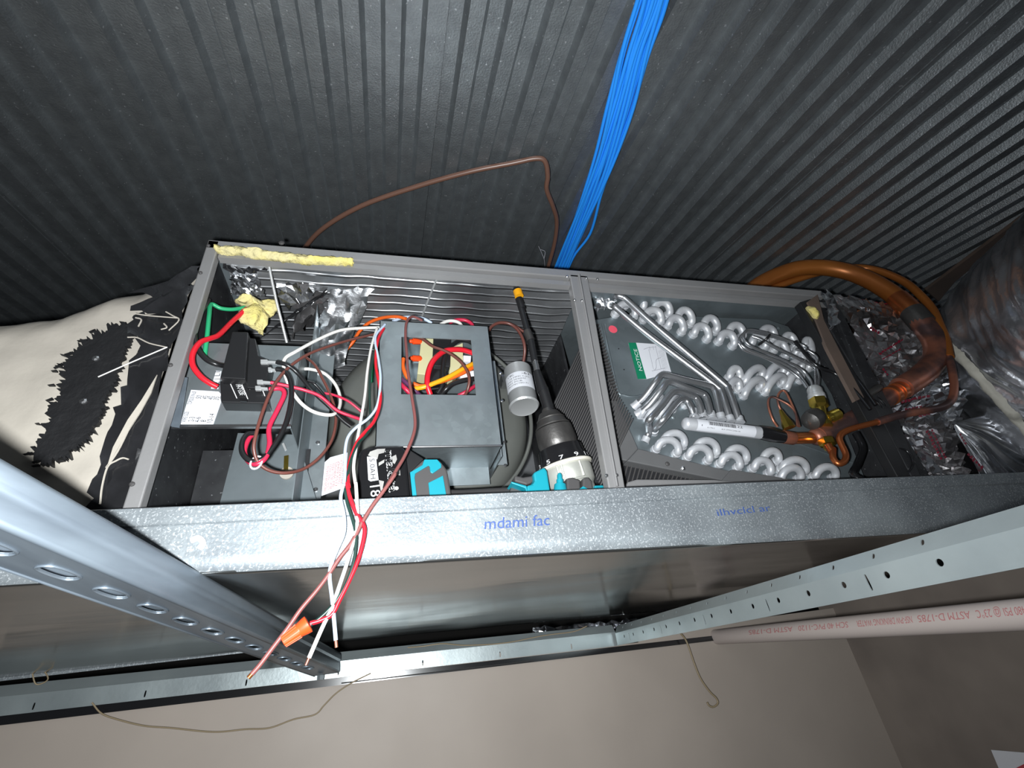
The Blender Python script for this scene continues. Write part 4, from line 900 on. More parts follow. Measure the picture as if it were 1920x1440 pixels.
p0, p1 = P(*cx(D3, 655, 205), YBt), P(*cx(D3, 715, 830), YBt)
text_on(b, 'makita', p0 + A_([0, 0, 0]), p1, (1, 0, 0.1), 0.0185, 0.0008)
text_on(b, 'makita', p0 + A_([0.0006, 0, 0]), p1 + A_([0.0006, 0, 0]), (1, 0, 0.1), 0.0185, 0.0008)
text_on(b, '18', P(*cx(D3, 430, 735), YBt), P(*cx(D3, 445, 900), YBt), (1, 0, 0.1), 0.020, 0.0008)
c = P(*cx(D3, 830, 765), YBt); b.lathe(c, c + YN * 0.0006, [(0, rp(c, 3.4)), (1, rp(c, 3.4))], 14)
obj('lettering', b, 'inkw', bt, label='white lettering, scuffed')
obj('hand_label', B().prism(poly_px([(385, 290), (520, 300), (558, 640), (440, 660), (405, 640)], YBt - 0.0004, D3), (0, 0.0004, 0)), 'white', bt)
b = B(); text_on(b, '5.0AH', P(*cx(D3, 420, 325), YBt - 0.0006), P(*cx(D3, 440, 630), YBt - 0.0006), (1, 0, 0.1), 0.0105, 0.0008); obj('handwriting', b, 'ink', bt)
for k, q in enumerate(([(430, 215), (540, 175), (660, 170), (640, 230), (560, 250), (540, 330), (400, 270)], [(560, 380), (650, 330), (640, 380), (560, 430)], [(760, 290), (820, 260), (835, 330), (800, 400), (770, 380)], [(560, 640), (640, 660), (620, 760), (660, 850), (590, 800)], [(840, 420), (880, 480), (885, 570), (830, 560)])):
    obj('scuff', B().prism(poly_px(q, YBt - 0.0003, D3), (0, 0.0003, 0)), 'scrape', bt, label='grey scuffed patch')
# long driver bit held in the chuck
bit = thing('driver_bit', 'long black extension driver bit standing up from the drill chuck', 'drill bit', dt)
def bq(x, y): t = (dt[1] - 0.69); f = min(1, max(0, (768 - y) / 232)); return P(x, y, dt[1] * (1 - f) + 0.70 * f)
c2 = lambda x, y: cx(C2, x, y)
for nm, a, e, ra, rb, m in (('shank', (1490, 695), (1448, 560), 10, 11, 'black'), ('sleeve', (1452, 580), (1412, 450), 11.5, 7, 'black'), ('steel_band', (1420, 470), (1398, 375), 5.5, 5.5, 'steel'), ('shaft', (1400, 390), (1365, 215), 6.5, 7, 'black'), ('collar', (1374, 260), (1352, 200), 7.5, 7.5, 'chuck'), ('shaft', (1358, 215), (1310, 40), 6, 5.5, 'black')):
    p, q = bq(*c2(*a)), bq(*c2(*e)); obj(nm, B().lathe(p, q, [(0, rp(p, ra)), (1, rp(q, rb))], 16), m, bit, smooth=45)
ca = lambda x, y: cx(DA, x, y)
for nm, a, e, r, m in (('tip', (1490, 330), (1476, 285), 7, 'black'), ('yellow_band', (1478, 275), (1470, 250), 8.5, 'w_yellow'), ('tip', (1471, 252), (1466, 238), 7, 'black'), ('red_band', (1467, 240), (1462, 222), 5.5, 'w_red')):
    p, q = bq(*ca(*a)), bq(*ca(*e)); obj(nm, B().lathe(p, q, [(0, rp(p, r)), (1, rp(p, r))], 14), m, bit, smooth=45)

# ------------------------------------------------------------------ wires of the unit
YW = 0.715
def hang(name, up, low, px, m, label, extra=None, y_top=YW, group=None):   # from crop C2 down over the pan lip to crop C6
    pts = []
    n = len(up)
    for i, (x, y) in enumerate(up):
        X, Y_ = cx(C2, x, y); f = i / max(1, n - 1); pts.append(P(X, Y_, y_top * (1 - f) + 0.606 * f))
    for i, (x, y) in enumerate(low): pts.append(P(*cx(C6, x, y), 0.603))
    p = spline(pts, 6); r = rp(p[-1], px)
    return p, tag(obj(name, B().tube(p, r, 10), m, smooth=60), label, 'wire', group)
def stub(p, px, L2, par, m='copperd'):
    d_ = p[-1] - p[-2]; d_ /= np.linalg.norm(d_)
    obj('bare_end', B().tube([p[-1] - d_ * 0.001, p[-1] + d_ * L2], rp(p[-1], px), 8), m, par, smooth=60)
p, o = hang('white_wire', [(420, 185), (385, 300), (360, 450), (345, 600), (322, 740), (300, 860), (285, 960), (275, 1050), (285, 1140)], [(733, 20), (738, 100), (742, 200), (725, 300), (690, 420), (650, 540), (612, 650), (560, 760), (492, 915)], 4.0, 'w_white', 'white wire from the box hanging lowest, cut end beside the brown wire')
stub(p, 3, 0.007, o)
p, o = hang('white_wire', [(470, 160), (410, 240), (430, 380), (442, 500), (425, 650), (375, 735), (290, 800), (240, 860), (222, 950), (222, 1060), (215, 1150)], [(668, 30), (655, 95), (672, 180), (672, 270), (640, 350), (608, 430), (598, 500), (612, 620), (630, 825)], 3.8, 'w_blue', 'pale bluish-white wire ending in a bare copper tip above the strut end')
stub(p, 3, 0.007, o)
p, o = hang('red_wire', [(462, 185), (425, 260), (412, 400), (435, 540), (440, 640), (405, 755), (330, 845), (290, 905), (255, 1000), (238, 1090), (245, 1170)], [(690, 15), (697, 70), (730, 160), (770, 225), (777, 280), (748, 400), (702, 510), (650, 615), (610, 690), (550, 722), (498, 738)], 4.4, 'w_red', 'red wire hanging over the pan and twisted into the orange wire nut')
p, o = hang('dark_green_wire', [(452, 200), (425, 280), (385, 420), (375, 560), (378, 690), (385, 780), (350, 850), (300, 900), (262, 990), (240, 1080), (225, 1180)], [(678, 50), (690, 120), (712, 190), (733, 270), (733, 340), (722, 420), (690, 520), (640, 610), (590, 670), (545, 712), (500, 745)], 3.6, 'w_dkgreen', 'dark green wire hanging behind the red one into the wire nut')
p, o = hang('brown_wire', [(700, 135), (640, 112), (605, 145), (597, 230), (606, 350), (612, 450), (635, 600), (657, 755), (645, 850), (595, 970), (540, 1065), (480, 1165)], [(935, -30), (880, 50), (820, 130), (770, 210), (712, 320), (650, 400), (590, 490), (530, 570), (450, 665), (380, 765), (300, 870), (240, 950), (198, 998)], 4.6, 'w_rose', 'rose-brown wire across the box window hanging to the lowest cut end')
stub(p, 4.2, 0.004, o, 'copper')
wn_ = thing('wire_nut', 'orange ribbed wire nut twisted on the hanging red and green wires', 'wire nut', P(*cx(C6, 425, 775), 0.603))
a, e = P(*cx(C6, 492, 738), 0.603), P(*cx(C6, 358, 832), 0.603)
obj('skirt', B().lathe(a, a + (e - a) * 0.36, [(0, rp(a, 12)), (0.05, rp(a, 16)), (0.4, rp(a, 15.5)), (1, rp(a, 13))], 18), 'nut', wn_, smooth=45)
obj('cone', B().lathe(a + (e - a) * 0.34, e, [(0, rp(a, 13)), (0.97, rp(a, 10.5)), (1, rp(a, 9))], 18), 'nut', wn_, smooth=45)
nd = (e - a) / np.linalg.norm(e - a); nx_ = np.cross(nd, A_([0, 1, 0])); nx_ /= np.linalg.norm(nx_); ny_ = np.cross(nd, nx_)
for k in range(12):
    an = 2 * math.pi * k / 12; u_ = nx_ * math.cos(an) + ny_ * math.sin(an)
    obj('rib', B().tube([a + (e - a) * 0.40 + u_ * rp(a, 12.8), a + (e - a) * 0.98 + u_ * rp(a, 10.4)], rp(a, 1.3), 5), 'nut', wn_)
# arcs over the top of the box
def arc(name, pts, px, m, label, crop=C2, group=None): return wire(name, pts, px, m, label, 'wire', crop, group)
arc('orange_wire', [(225, 320, 0.86), (270, 270, 0.85), (310, 205, 0.83), (370, 150, 0.81), (450, 120, 0.79), (540, 112, 0.77), (600, 125, 0.76)], 3.2, 'w_orange', 'orange wire arching from the blower over the top of the box')
arc('pale_blue_wire', [(520, 140, 0.77), (580, 118, 0.775), (650, 115, 0.78), (710, 125, 0.785), (760, 152, 0.79)], 3.0, 'w_blue', 'pale blue wire arching along the top edge of the box')
arc('white_wire', [(815, 160, 0.79), (850, 142, 0.79), (890, 138, 0.79), (930, 150, 0.79), (950, 175, 0.79)], 3.2, 'w_white', 'short white wire arch at the right of the box top')
arc('crimson_wire', [(870, 148, 0.795), (920, 132, 0.795), (970, 135, 0.795), (1005, 155, 0.795), (1020, 185, 0.795)], 3.6, 'w_pink', 'short crimson wire arch above the box top corner')
arc('brown_wire', [(1112, 200, 0.79), (1135, 170, 0.79), (1180, 150, 0.79), (1240, 155, 0.79), (1290, 190, 0.79), (1325, 250, 0.79), (1338, 320, 0.80), (1328, 400, 0.82)], 3.0, 'w_brown', 'thin brown wire looping from the box to the capacitor')
arc('brown_wire', [(1190, 150, 0.80), (1250, 158, 0.80), (1300, 185, 0.80), (1345, 215, 0.80)], 2.6, 'w_brown', 'second thin brown wire beside the loop to the capacitor')
arc('green_wire', [(465, 190, 0.76), (440, 230, 0.77), (410, 330, 0.79), (395, 420, 0.80), (388, 520, 0.81)], 3.0, 'w_green', 'green wire behind the white bundle left of the box')
# loops between relay and box
c1w = lambda name, pts, px, m, label: wire(name, [(x, y, Y - 0.035 + 0.6 * max(0, Y - 0.72)) for x, y, Y in pts], px, m, label, 'wire', C1)
c1w('brown_wire', [(1480, 510, 0.76), (1304, 548, 0.745), (1150, 590, 0.73), (1020, 640, 0.715), (915, 715, 0.70), (845, 810, 0.69), (795, 930, 0.685), (762, 1040, 0.685), (750, 1120, 0.69), (775, 1190, 0.70), (840, 1232, 0.71), (930, 1240, 0.72), (1020, 1212, 0.73), (1100, 1145, 0.735), (1152, 1060, 0.74), (1168, 950, 0.745), (1142, 850, 0.745), (1100, 760, 0.745), (1060, 690, 0.745), (1010, 648, 0.75)], 2.9, 'w_brown', 'brown wire in a wide loop in front of the heater panel')
c1w('white_wire', [(1420, 500, 0.76), (1304, 503, 0.75), (1190, 515, 0.74), (1080, 560, 0.73), (965, 622, 0.715), (908, 660, 0.71), (905, 720, 0.71), (932, 800, 0.715), (985, 880, 0.72), (1055, 930, 0.725), (1140, 946, 0.73), (1180, 920, 0.74), (1190, 860, 0.75), (1165, 790, 0.755), (1110, 735, 0.755), (1040, 713, 0.755), (985, 712, 0.755)], 3.2, 'w_white', 'cream white wire looping between the relay and the box')
c1w('black_wire', [(865, 676, 0.70), (920, 692, 0.70), (975, 735, 0.71), (1055, 830, 0.72), (1130, 900, 0.73), (1200, 970, 0.74), (1245, 1005, 0.745)], 4.0, 'w_black', 'black wire from the top relay terminal ending in a frayed black tip')
c1w('black_wire', [(1020, 775, 0.725), (1060, 790, 0.73), (1110, 850, 0.735), (1135, 900, 0.735)], 2.6, 'w_black', 'thin black wire crossing beside the white loop')
c1w('black_wire', [(862, 712, 0.70), (905, 722, 0.70), (935, 770, 0.70), (940, 860, 0.70), (915, 980, 0.70), (870, 1075, 0.70), (800, 1165, 0.70), (735, 1180, 0.70), (692, 1140, 0.70), (690, 1085, 0.705), (715, 1045, 0.71), (755, 1038, 0.715)], 4.6, 'w_black', 'black wire from the relay curled in a tight loop below the panel')
c1w('crimson_wire', [(835, 780, 0.70), (930, 800, 0.705), (1010, 820, 0.71), (1090, 852, 0.72), (1170, 920, 0.73), (1240, 950, 0.735), (1300, 970, 0.74)], 3.2, 'w_pink', 'crimson wire running from the relay toward the box')
c1w('crimson_wire', [(1110, 835, 0.745), (1160, 845, 0.745), (1230, 875, 0.745), (1300, 930, 0.75)], 2.4, 'w_pink', 'thin crimson wire low on the blower behind the white loop')
c1w('crimson_wire', [(828, 815, 0.70), (885, 812, 0.70), (905, 840, 0.70), (870, 920, 0.70), (828, 1010, 0.70), (830, 1090, 0.70), (812, 1160, 0.70), (765, 1196, 0.70), (722, 1180, 0.705), (702, 1130, 0.71), (725, 1065, 0.715), (755, 1042, 0.72)], 4.6, 'w_pink', 'thick crimson wire curled with the black one in a tight loop')
tz2 = P(*cx(C1, 762, 1188), 0.662)
tag(obj('cable_tie', B().tube([tz2 + A_([0.007 * math.cos(t), 0.004 * math.sin(t), 0.011 * math.sin(t)]) for t in np.linspace(0, 6.283, 17)], 0.0014, 6, False), 'white'), 'white cable tie on the curled red and black wires', 'cable tie')
c1w('red_wire', [(712, 405, 0.735), (640, 470, 0.73), (575, 535, 0.72), (530, 555, 0.71), (478, 575, 0.70), (440, 630, 0.695), (438, 690, 0.695), (475, 745, 0.70), (520, 780, 0.705), (565, 803, 0.71)], 5.0, 'w_red', 'thick red wire curving from the yellow fibreglass to the relay')
c1w('green_wire', [(705, 398, 0.74), (640, 408, 0.735), (580, 402, 0.73), (532, 382, 0.725), (522, 440, 0.72), (512, 540, 0.72), (500, 640, 0.725)], 3.9, 'w_green', 'bright green wire bent down beside the left cabinet post')
c1w('black_wire', [(520, 360, 0.72), (470, 440, 0.70), (447, 520, 0.70), (460, 600, 0.70), (505, 660, 0.705), (560, 688, 0.71), (600, 695, 0.72)], 4.8, 'w_black', 'thick black wire bowed beside the green wire and left post')
# inside the window of the box
cw = lambda name, pts, px, m, label: wire(name, pts, px, m, label, 'wire', DB)
cw('red_wire', [(570, 800, YC + 0.02), (540, 700, YC + 0.012), (550, 580, YC + 0.008), (600, 460, YC + 0.008), (700, 370, YC + 0.012), (800, 350, YC + 0.014), (900, 355, YC + 0.018), (1010, 390, YC + 0.024)], 5.2, 'w_red', 'thick red wire arching inside the box window')
cw('black_wire', [(1010, 300, YC + 0.03), (950, 265, YC + 0.024), (870, 260, YC + 0.022), (800, 295, YC + 0.02), (740, 350, YC + 0.02), (705, 450, YC + 0.02), (695, 580, YC + 0.022), (690, 700, YC + 0.024), (640, 790, YC + 0.03)], 4.2, 'w_black', 'black wire arching beside the red one inside the box window')
cw('black_wire', [(1020, 640, YC + 0.02), (920, 655, YC + 0.018), (800, 690, YC + 0.018), (730, 740, YC + 0.02), (680, 800, YC + 0.03)], 5.0, 'w_black', 'thick black wire low inside the box window')
cw('yellow_wire', [(410, 740, YC + 0.02), (500, 725, YC + 0.014), (600, 690, YC + 0.012), (750, 625, YC + 0.012), (900, 540, YC + 0.014), (1010, 485, YC + 0.022)], 4.6, 'w_yellow', 'yellow wire slanting across the box window')
cw('orange_wire', [(395, 690, YC + 0.018), (470, 715, YC + 0.018), (560, 700, YC + 0.018), (720, 655, YC + 0.017), (880, 590, YC + 0.018), (1005, 525, YC + 0.026)], 4.2, 'w_orange', 'orange wire just under the yellow one in the box window')
cw('orange_wire', [(300, 440, YC + 0.02), (295, 510, YC + 0.018), (320, 590, YC + 0.018), (350, 640, YC + 0.02)], 3.8, 'w_orange', 'short orange wire at the left edge of the box window')
cw('brown_wire', [(430, 225, YC + 0.012), (500, 250, YC + 0.006), (590, 315, YC + 0.002), (700, 355, YC), (790, 405, YC), (880, 480, YC), (940, 570, YC + 0.002), (960, 660, YC + 0.006), (940, 760, YC + 0.016), (905, 820, YC + 0.03)], 2.8, 'w_brown', 'thin brown wire curving across the transformer in the window')
cw('purple_wire', [(280, 640, YC + 0.02), (340, 690, YC + 0.018), (420, 760, YC + 0.02), (470, 810, YC + 0.03)], 4.0, 'w_purple', 'purple wire in the lower left of the box window')
cw('crimson_wire', [(270, 690, YC + 0.02), (320, 740, YC + 0.016), (380, 800, YC + 0.022)], 4.4, 'w_pink', 'crimson wire in the lower left corner of the window')
cw('crimson_wire', [(850, 810, YC + 0.03), (930, 770, YC + 0.024), (1020, 710, YC + 0.03)], 3.6, 'w_pink', 'crimson wire in the lower right corner of the window')
cw('black_wire', [(440, 740, YC + 0.024), (560, 745, YC + 0.026), (660, 735, YC + 0.026)], 2.6, 'w_black', 'thin black wire under the yellow wire in the window')
# hanger rod and bits
rod = wirepts([(420, 92, 0.66), (372, 92, 0.662), (362, 100, 0.664), (372, 170, 0.68), (400, 300, 0.71), (425, 400, 0.735), (445, 480, 0.755)], DA, 6)
tag(obj('hanger_rod', B().tube(rod, rp(rod[3], 2.6), 8), 'term', smooth=60), 'thin grey hooked rod hanging from the top rail in the left bay', 'rod')

# ------------------------------------------------------------------ ceiling runs: blue cable bundle and brown cable
def deckpt(x, y, gap):                                            # point gap below the deck
    r = ray(x, y); t = (0.80 - gap) / (r[2] - 0.203 * r[1]); return r * t
rs = np.random.RandomState(11)
path = [(1237, -60), (1215, 20), (1190, 100), (1165, 200), (1138, 290), (1112, 360), (1085, 425), (1062, 480), (1040, 535)]
wid = [30, 28, 26, 25, 21, 19, 15, 13, 13]
NB = 15
cabs = []
ORD = ['leftmost', 'second from the left', 'third from the left', 'fourth from the left', 'fifth from the left', 'sixth from the left', 'seventh from the left', 'middle', 'seventh from the right', 'sixth from the right', 'fifth from the right', 'fourth from the right', 'third from the right', 'second from the right', 'rightmost']
for k in range(NB):
    off = (k + 0.5) / NB * 2 - 1; ph = rs.uniform(0, 6.28); lay = 0.006 + 0.0065 * (k % 2) + rs.uniform(0, 0.003); pts = []
    for i, ((x, y), w_) in enumerate(zip(path, wid)):
        o2 = off + 0.14 * math.sin(ph + i * 1.1)
        pts.append(deckpt(x + o2 * w_ * 0.95, y + o2 * w_ * 0.15, lay))
    if k == NB - 1: pts[6] = deckpt(1107, 437, lay)
    tag(obj('blue_cable', B().tube(spline(pts, 6), 0.0036, 8), 'cable', smooth=60), 'bright blue data cable along the deck, ' + ORD[k] + ' in the bundle', 'cable', 'blue cables in the bundle')
st = [deckpt(*q) for q in ((560, 490, 0.05), (575, 460, 0.045), (610, 425, 0.04), (680, 385, 0.03), (780, 350, 0.02), (880, 322, 0.014), (960, 306, 0.010), (1005, 297, 0.009), (1022, 303, 0.012), (1027, 330, 0.02), (1025, 355, 0.025), (1036, 385, 0.028), (1044, 415, 0.026), (1040, 455, 0.028), (1028, 500, 0.035), (1020, 530, 0.04))]
tag(obj('thermostat_cable', B().tube(spline(st, 6), 0.0055, 10), 'stat', smooth=60), 'brown cable arching below the deck from behind the cabinet top', 'cable')
for pts, lb in (([(1010, 462, 0.02), (1016, 475, 0.025), (1021, 490, 0.03), (1022, 520, 0.03)], 'thin grey wire end poking up behind the top rail'), ([(1014, 468, 0.02), (1022, 472, 0.02), (1020, 485, 0.03)], 'short curl of grey wire beside the brown cable')):
    tag(obj('loose_wire', B().tube(spline([deckpt(*q) for q in pts], 5), 0.0008, 6), 'inkg'), lb, 'wire')

# ------------------------------------------------------------------ fabric covered duct on the left of the cabinet
fd = thing('fabric_duct', 'beige cloth-covered duct with black mastic and torn black tape, left of the cabinet', 'duct', P(100, 800, 0.9))
topl = [(-300, 600), (-120, 597), (0, 591), (48, 588), (103, 581), (147, 568), (206, 544), (258, 535), (305, 516), (342, 504), (371, 497)]
YD = 0.672
def duct(u, v):
    s = u * (len(topl) - 1); k = min(int(s), len(topl) - 2); f = s - k
    x = topl[k][0] * (1 - f) + topl[k + 1][0] * f; y = topl[k][1] * (1 - f) + topl[k + 1][1] * f
    lump_ = 4 * nz3((x, y, 0), 0.02, 3) * (1 - u)
    if v < 0.25:                                                  # top face running back
        q = P(x, y + lump_, YD + 0.02); return q + A_([0, 0.40 * (1 - v / 0.25), 0.02 * (1 - v / 0.25)])
    w_ = (v - 0.25) / 0.75
    xb = -330 + (210 + 330) * u; yb = 1000 - 30 * u
    q = P(x * (1 - w_) + xb * w_, (y + lump_) * (1 - w_) + yb * w_, YD)
    edge = max(0.0, 1 - w_ / 0.12)
    q = q + A_([0, 0.02 * edge ** 2 + 0.007 * nz3(q, 9, 2) * (1 - u) + 0.003 * nz3(q, 26, 4), 0])
    return q
o = obj('cloth_body', B().sheet(duct, 70, 56), 'fabric', fd, smooth=50)
so = o.modifiers.new('gauge', 'SOLIDIFY'); so.thickness = 0.004; fix_normals(o)
rs = np.random.RandomState(4)
def ragged_poly(pts, amp, step=5):
    o = []; m = len(pts)
    for i in range(m):
        a, c, am = A_(pts[i][:2], float), A_(pts[(i + 1) % m][:2], float), pts[i][2]
        L2 = np.linalg.norm(c - a); n_ = max(1, int(L2 / (step / 0.368))); pn = A_([-(c - a)[1], (c - a)[0]]) / L2
        for k in range(n_):
            o.append(tuple(a + (c - a) * k / n_ + pn * rs.uniform(-1, 1) * am * amp))
    return o
mp = ragged_poly([(365, 610, 1), (470, 540, 1), (580, 480, 0.6), (705, 490, 0.4), (650, 590, 0.8), (605, 720, 1), (560, 830, 1), (530, 900, 0.8), (480, 1020, 1), (400, 1120, 1), (300, 1170, 1), (215, 1200, 1), (150, 1150, 1), (200, 1060, 1), (235, 970, 1.3), (290, 830, 1.3), (330, 700, 1.2)], 22, 3.2)
obj('mastic_patch', B().prism(poly_px(mp, YD - 0.010, C8), (0, 0.007, 0)), 'mastic', fd)
for k in range(46):                                               # brush streaks round its edges
    i = rs.randint(0, len(mp)); x, y = mp[i]; a = rs.uniform(-0.5, 0.3)
    L2 = rs.uniform(14, 42); dx, dy = math.cos(a), math.sin(a)
    if x < 420: x -= 18
    q = [(x - L2 * dx, y - L2 * dy), (x + L2 * dx * 0.3, y + L2 * dy * 0.3 - 3), (x + L2 * dx * 0.3, y + L2 * dy * 0.3 + 3)]
    obj('brush_streak', B().prism(poly_px(q, YD - 0.0095, C8), (0, 0.005, 0)), 'mastic', fd)
T8 = lambda x, y, Y: P(*cx(C8, x, y), Y)
for k, (q, nu, nv) in enumerate(((((675, 325), (1015, 180), (985, 300), (800, 350)), 7, 4), (((800, 340), (990, 285), (925, 455), (635, 405)), 7, 4),
                        (((690, 425), (935, 440), (880, 610), (640, 520)), 7, 5), (((705, 555), (885, 590), (640, 1470), (425, 1440)), 6, 20))):
    o = obj('black_tape', crumple([T8(*q[0], YD - 0.012), T8(*q[1], YD - 0.012), T8(*q[2], YD - 0.012), T8(*q[3], YD - 0.012)], nu, nv, 0.0022, 40 + k, ragged=0.12), 'blackfoil', fd, smooth=25)
for q in ([(690, 430), (760, 440), (910, 452)], [(845, 420), (880, 440), (912, 462), (860, 515)], [(650, 550), (700, 552), (760, 580), (845, 600)], [(705, 495), (720, 460), (690, 450)],
          [(510, 1400), (520, 1310), (548, 1210), (590, 1180), (625, 1165), (655, 1172)], [(540, 1215), (600, 1130), (660, 1010)], [(820, 510), (850, 500), (835, 480)]):
    obj('torn_thread', B().tube(spline([T8(x, y, YD - 0.017) for x, y in q], 4), 0.0011, 5), 'fabric', fd)
obj('cloth_gash', B().prism(poly_px([(800, 740), (770, 830), (715, 930), (650, 1030), (545, 1210), (575, 1110), (650, 970), (720, 870)], YD - 0.017, C8), (0, 0.002, 0)), 'fabric', fd)
obj('torn_thread', B().tube([T8(500, 752, YD - 0.016), T8(640, 690, YD - 0.018), T8(852, 600, YD - 0.018)], 0.0010, 5), 'w_white', fd)
for x, y in ((488, 658), (425, 876)): screw(T8(x, y, YD - 0.010), 0.0045, fd)

# ------------------------------------------------------------------ foil wrapped plenum, flex duct and beam on the right
fp = thing('foil_plenum', 'crumpled foil wrapped end plenum with red print, right of the copper pipes', 'duct', P(1700, 890, 0.8))
YQ = 0.70
body = poly_px([(1546, 560), (1700, 590), (1800, 660), (1900, 760), (1960, 830), (1960, 960), (1712, 960)], YQ + 0.02)
obj('board', B().prism(body, (0, 0.30, 0)), 'blackfoil', fp)
obj('gasket', B().prism(poly_px([(1500, 566), (1520, 560), (1640, 760), (1712, 900), (1690, 905), (1600, 740)], YF - 0.004), (0, 0.02, 0)), 'black', fp, bevel=0.002)
obj('gasket', B().prism(poly_px([(1550, 550), (1562, 552), (1690, 800), (1732, 905), (1716, 905), (1640, 760)], YF + 0.002), (0, 0.03, 0)), 'blackins', fp, bevel=0.002)
obj('board_edge', B().prism(poly_px([(1514, 566), (1533, 552), (1545, 600), (1580, 668), (1620, 745), (1604, 752), (1550, 650), (1530, 600)], YF - 0.008), (0, 0.008, 0)), 'beam', fp)
obj('fibre_tuft', lump((1526, 592), YF - 0.006, 8, 12, 7), 'fibre', fp, smooth=70)
obj('foil_edge', crumple([P(1540, 548, YF - 0.004), P(1560, 545, YF), P(1572, 610, YF), P(1556, 622, YF - 0.004)], 4, 12, 0.003, 50, ragged=0.3), 'foilw', fp)
obj('foil_edge', crumple([P(1545, 546, YF + 0.01), P(1700, 575, YF + 0.03), P(1700, 600, YF + 0.03), P(1556, 568, YF + 0.01)], 22, 4, 0.004, 52, ragged=0.2), 'foild', fp)
PQ = lambda x, y, dY=0.0: P(x, y, YQ - 0.004 + dY)
obj('film', crumple([PQ(1590, 575), PQ(1800, 610), PQ(1800, 700), PQ(1650, 760)], 30, 22, 0.009, 60, ragged=0.1), 'foild', fp)
obj('film', crumple([PQ(1650, 740), PQ(1810, 690), PQ(1800, 800), PQ(1690, 800)], 20, 16, 0.010, 61, ragged=0.1), 'foilw', fp)
obj('film', crumple([PQ(1665, 790), PQ(1790, 790), PQ(1830, 920), PQ(1735, 920)], 18, 20, 0.009, 62, ragged=0.1), 'foild', fp)
def fan(u, v):                                                    # foil pleats fanning out from one gathered point
    a = -0.25 + 1.35 * u; r = 6 + 240 * v
    x, y = 1788 + r * math.cos(a), 792 + r * math.sin(a)
    q = PQ(x, y, -0.006); s = math.sin(u * 60 + 2 * nz3((u * 9, v * 2, 0), 1, 5))
    return q + A_([0, -0.010 * s * (0.25 + v) * (0.6 + 0.5 * nz3((u * 12, v * 3, 0), 1, 3)) - 0.01 * nz3(q, 14, 4), 0])
obj('pleated_foil', B().sheet(fan, 120, 16), 'foilw', fp, smooth=35)
obj('pleated_foil', crumple([PQ(1690, 800, -0.004), PQ(1730, 800, -0.006), PQ(1775, 915, -0.006), PQ(1722, 915, -0.004)], 6, 16, 0.004, 63), 'foilw', fp)
obj('foil_strip', B().prism(poly_px([(1655, 795), (1668, 790), (1712, 905), (1696, 905)], YQ - 0.02), (0, 0.004, 0)), 'foilw', fp)
rs = np.random.RandomState(8)
for x0, y0, x1, y1, n_, wd in ((1648, 664, 1694, 636, 9, 5), (1654, 674, 1690, 654, 6, 3), (1738, 806, 1766, 862, 10, 6), (1747, 804, 1774, 860, 10, 4), (1630, 614, 1650, 624, 4, 5), (1655, 690, 1666, 704, 3, 4), (1690, 755, 1714, 748, 4, 6), (1696, 768, 1730, 762, 5, 5), (1800, 812, 1812, 834, 4, 4), (1814, 850, 1844, 878, 6, 7), (1612, 562, 1665, 570, 6, 3), (1712, 748, 1745, 742, 4, 6), (1722, 780, 1752, 772, 4, 5)):
    for k in range(n_):                                           # broken dashes of red print on the film
        t = (k + 0.15) / n_; t2 = (k + 0.85) / n_; d_ = A_([x1 - x0, y1 - y0], float); L2 = np.linalg.norm(d_); pn = A_([-d_[1], d_[0]]) / L2 * wd * rs.uniform(0.5, 1.0)
        a, c = A_([x0, y0]) + d_ * t, A_([x0, y0]) + d_ * t2 + pn * rs.uniform(-0.3, 0.3)
        obj('red_print', B().prism(poly_px([a - pn * 0.5, c - pn * 0.4, c + pn * 0.5, a + pn * 0.4], YQ - 0.019 - rs.uniform(0, 0.003)), (0, 0.0008, 0)), 'film', fp)
# flex duct
fx = thing('flex_duct', 'big silver foil flexible duct with a pale mastic band, at the upper right', 'duct', PD(1960, 760, 1.0))
axn = np.cross(ray(1786, 655), ray(1919, 806)); axn /= np.linalg.norm(axn); axn = axn if (RM.T @ axn)[0] > 0 else -axn
fpath = spline([PD(1917, 802, 1.30) + axn * q for q in (-0.07, 0.0, 0.07)] + [PD(2040, 700, 1.14), PD(2110, 620, 1.05), PD(2240, 540, 0.93), PD(2440, 440, 0.80), PD(2700, 330, 0.68)], 14)
cumul = [0.0]
for a, c in zip(fpath, fpath[1:]): cumul.append(cumul[-1] + np.linalg.norm(c - a))
S0 = cumul[14]; RD = 0.305
frames = []
for i, p in enumerate(fpath):
    tg = fpath[min(i + 1, len(fpath) - 1)] - fpath[max(i - 1, 0)]; tg /= np.linalg.norm(tg)
    f = min(1, max(0, (cumul[i] - S0) / 0.22)); f = f * f * (3 - 2 * f); tg = axn * (1 - f) + tg * f; tg /= np.linalg.norm(tg)
    x_ = np.cross(tg, A_([0.3, 0, 1.0])); x_ /= np.linalg.norm(x_); frames.append((p, x_, np.cross(x_, tg)))
def flex_at(sv, a, dr_):
    i = int(np.searchsorted(cumul, sv)); i = min(max(i, 1), len(cumul) - 1); f = (sv - cumul[i - 1]) / (cumul[i] - cumul[i - 1])
    (p0, x0, y0), (p1, x1, y1) = frames[i - 1], frames[i]
    p, x_, y_ = p0 * (1 - f) + p1 * f, x0 * (1 - f) + x1 * f, y0 * (1 - f) + y1 * f
    return p + (x_ * math.cos(a) + y_ * math.sin(a)) * (RD + dr_)
SL = cumul[-1]
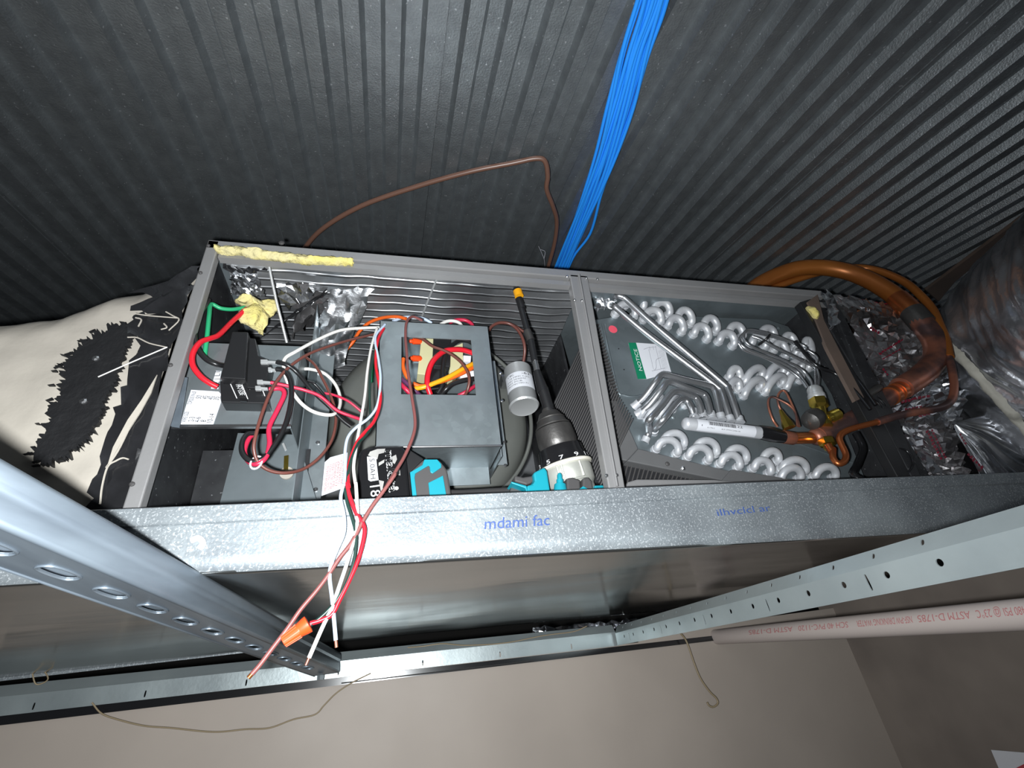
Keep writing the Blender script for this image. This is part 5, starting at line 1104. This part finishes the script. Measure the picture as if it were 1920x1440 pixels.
def flex(u, v):
    sv = SL * v; a = 2 * math.pi * u; ca_, sa_ = math.cos(a), math.sin(a)
    n1 = nz3((ca_ * 2, sa_ * 2, sv * 10), 1.3, 5); n2 = nz3((ca_ * 4, sa_ * 4, sv * 55), 1.2, 9); n3 = nz3((ca_ * 9, sa_ * 9, sv * 22), 1.0, 4)
    n4 = nz3((ca_ * 1.6 + 0.5 * n1, sa_ * 1.6, sv * 26), 1.2, 12)
    near = math.exp(-abs(sv - S0) / 0.05)
    return flex_at(sv, a, 0.008 * n1 + 0.005 * n2 + 0.016 * (0.35 - abs(n4)) * (1 - 0.5 * near) + 0.012 * n3 * near + 0.002)
jb = B().sheet(flex, 200, 230)
obj('jacket', jb, mat('flex_jacket', (0.74, 0.75, 0.79), 0.33, 0.9, (0.26, 0.27, 0.29), 9, (0.4, 0.6), rvar=0.08, bump=0.6, bscale=45), fx, smooth=35)
from mathutils.bvhtree import BVHTree
bvh = BVHTree.FromPolygons([Vector(q) for q in jb.v], jb.f)
rows = []; rs = np.random.RandomState(21)
for i in range(64):                                               # brushed mastic joint lying on the jacket surface
    t = i / 63; x, y = 1768 + 180 * t, 636 + 200 * t ** 1.04; row = []
    for j in range(7):
        w_ = (j - 3) / 3 * (8.5 + 1.5 * math.sin(i * 0.7)) + (rs.uniform(0, 3.5) if j == 6 else 0)
        r = ray(x + w_ * 0.70, y - w_ * 0.64); hit = bvh.ray_cast(Vector((0, 0, 0)), Vector(r))
        if hit[0] is None: continue
        row.append(A_(hit[0]) + A_(hit[1]) * (0.0105 * (1 - abs((j - 3) / 3.3) ** 3) - 0.002) * (1 if np.dot(A_(hit[1]), r) < 0 else -1))
    if len(row) == 7: rows.append(row)
b = B().add([p for r_w in rows for p in r_w], [(i * 7 + j, i * 7 + j + 1, i * 7 + 8 + j, i * 7 + 7 + j) for i in range(len(rows) - 1) for j in range(6)])
if rows: obj('mastic_band', b, 'beige', fx, smooth=70, label='pale mastic band')
bm_ = obj('roof_beam', B().prism([deckpt(x, y, 0.02) for x, y in ((1735, 545), (1760, 566), (1790, 530), (1850, 480), (2000, 375), (2000, 345))], (0, 0.002, 0.010)), 'beam', bevel=0.002)
tag(bm_, 'brown sloping roof beam edge showing above the silver flexible duct', 'beam')
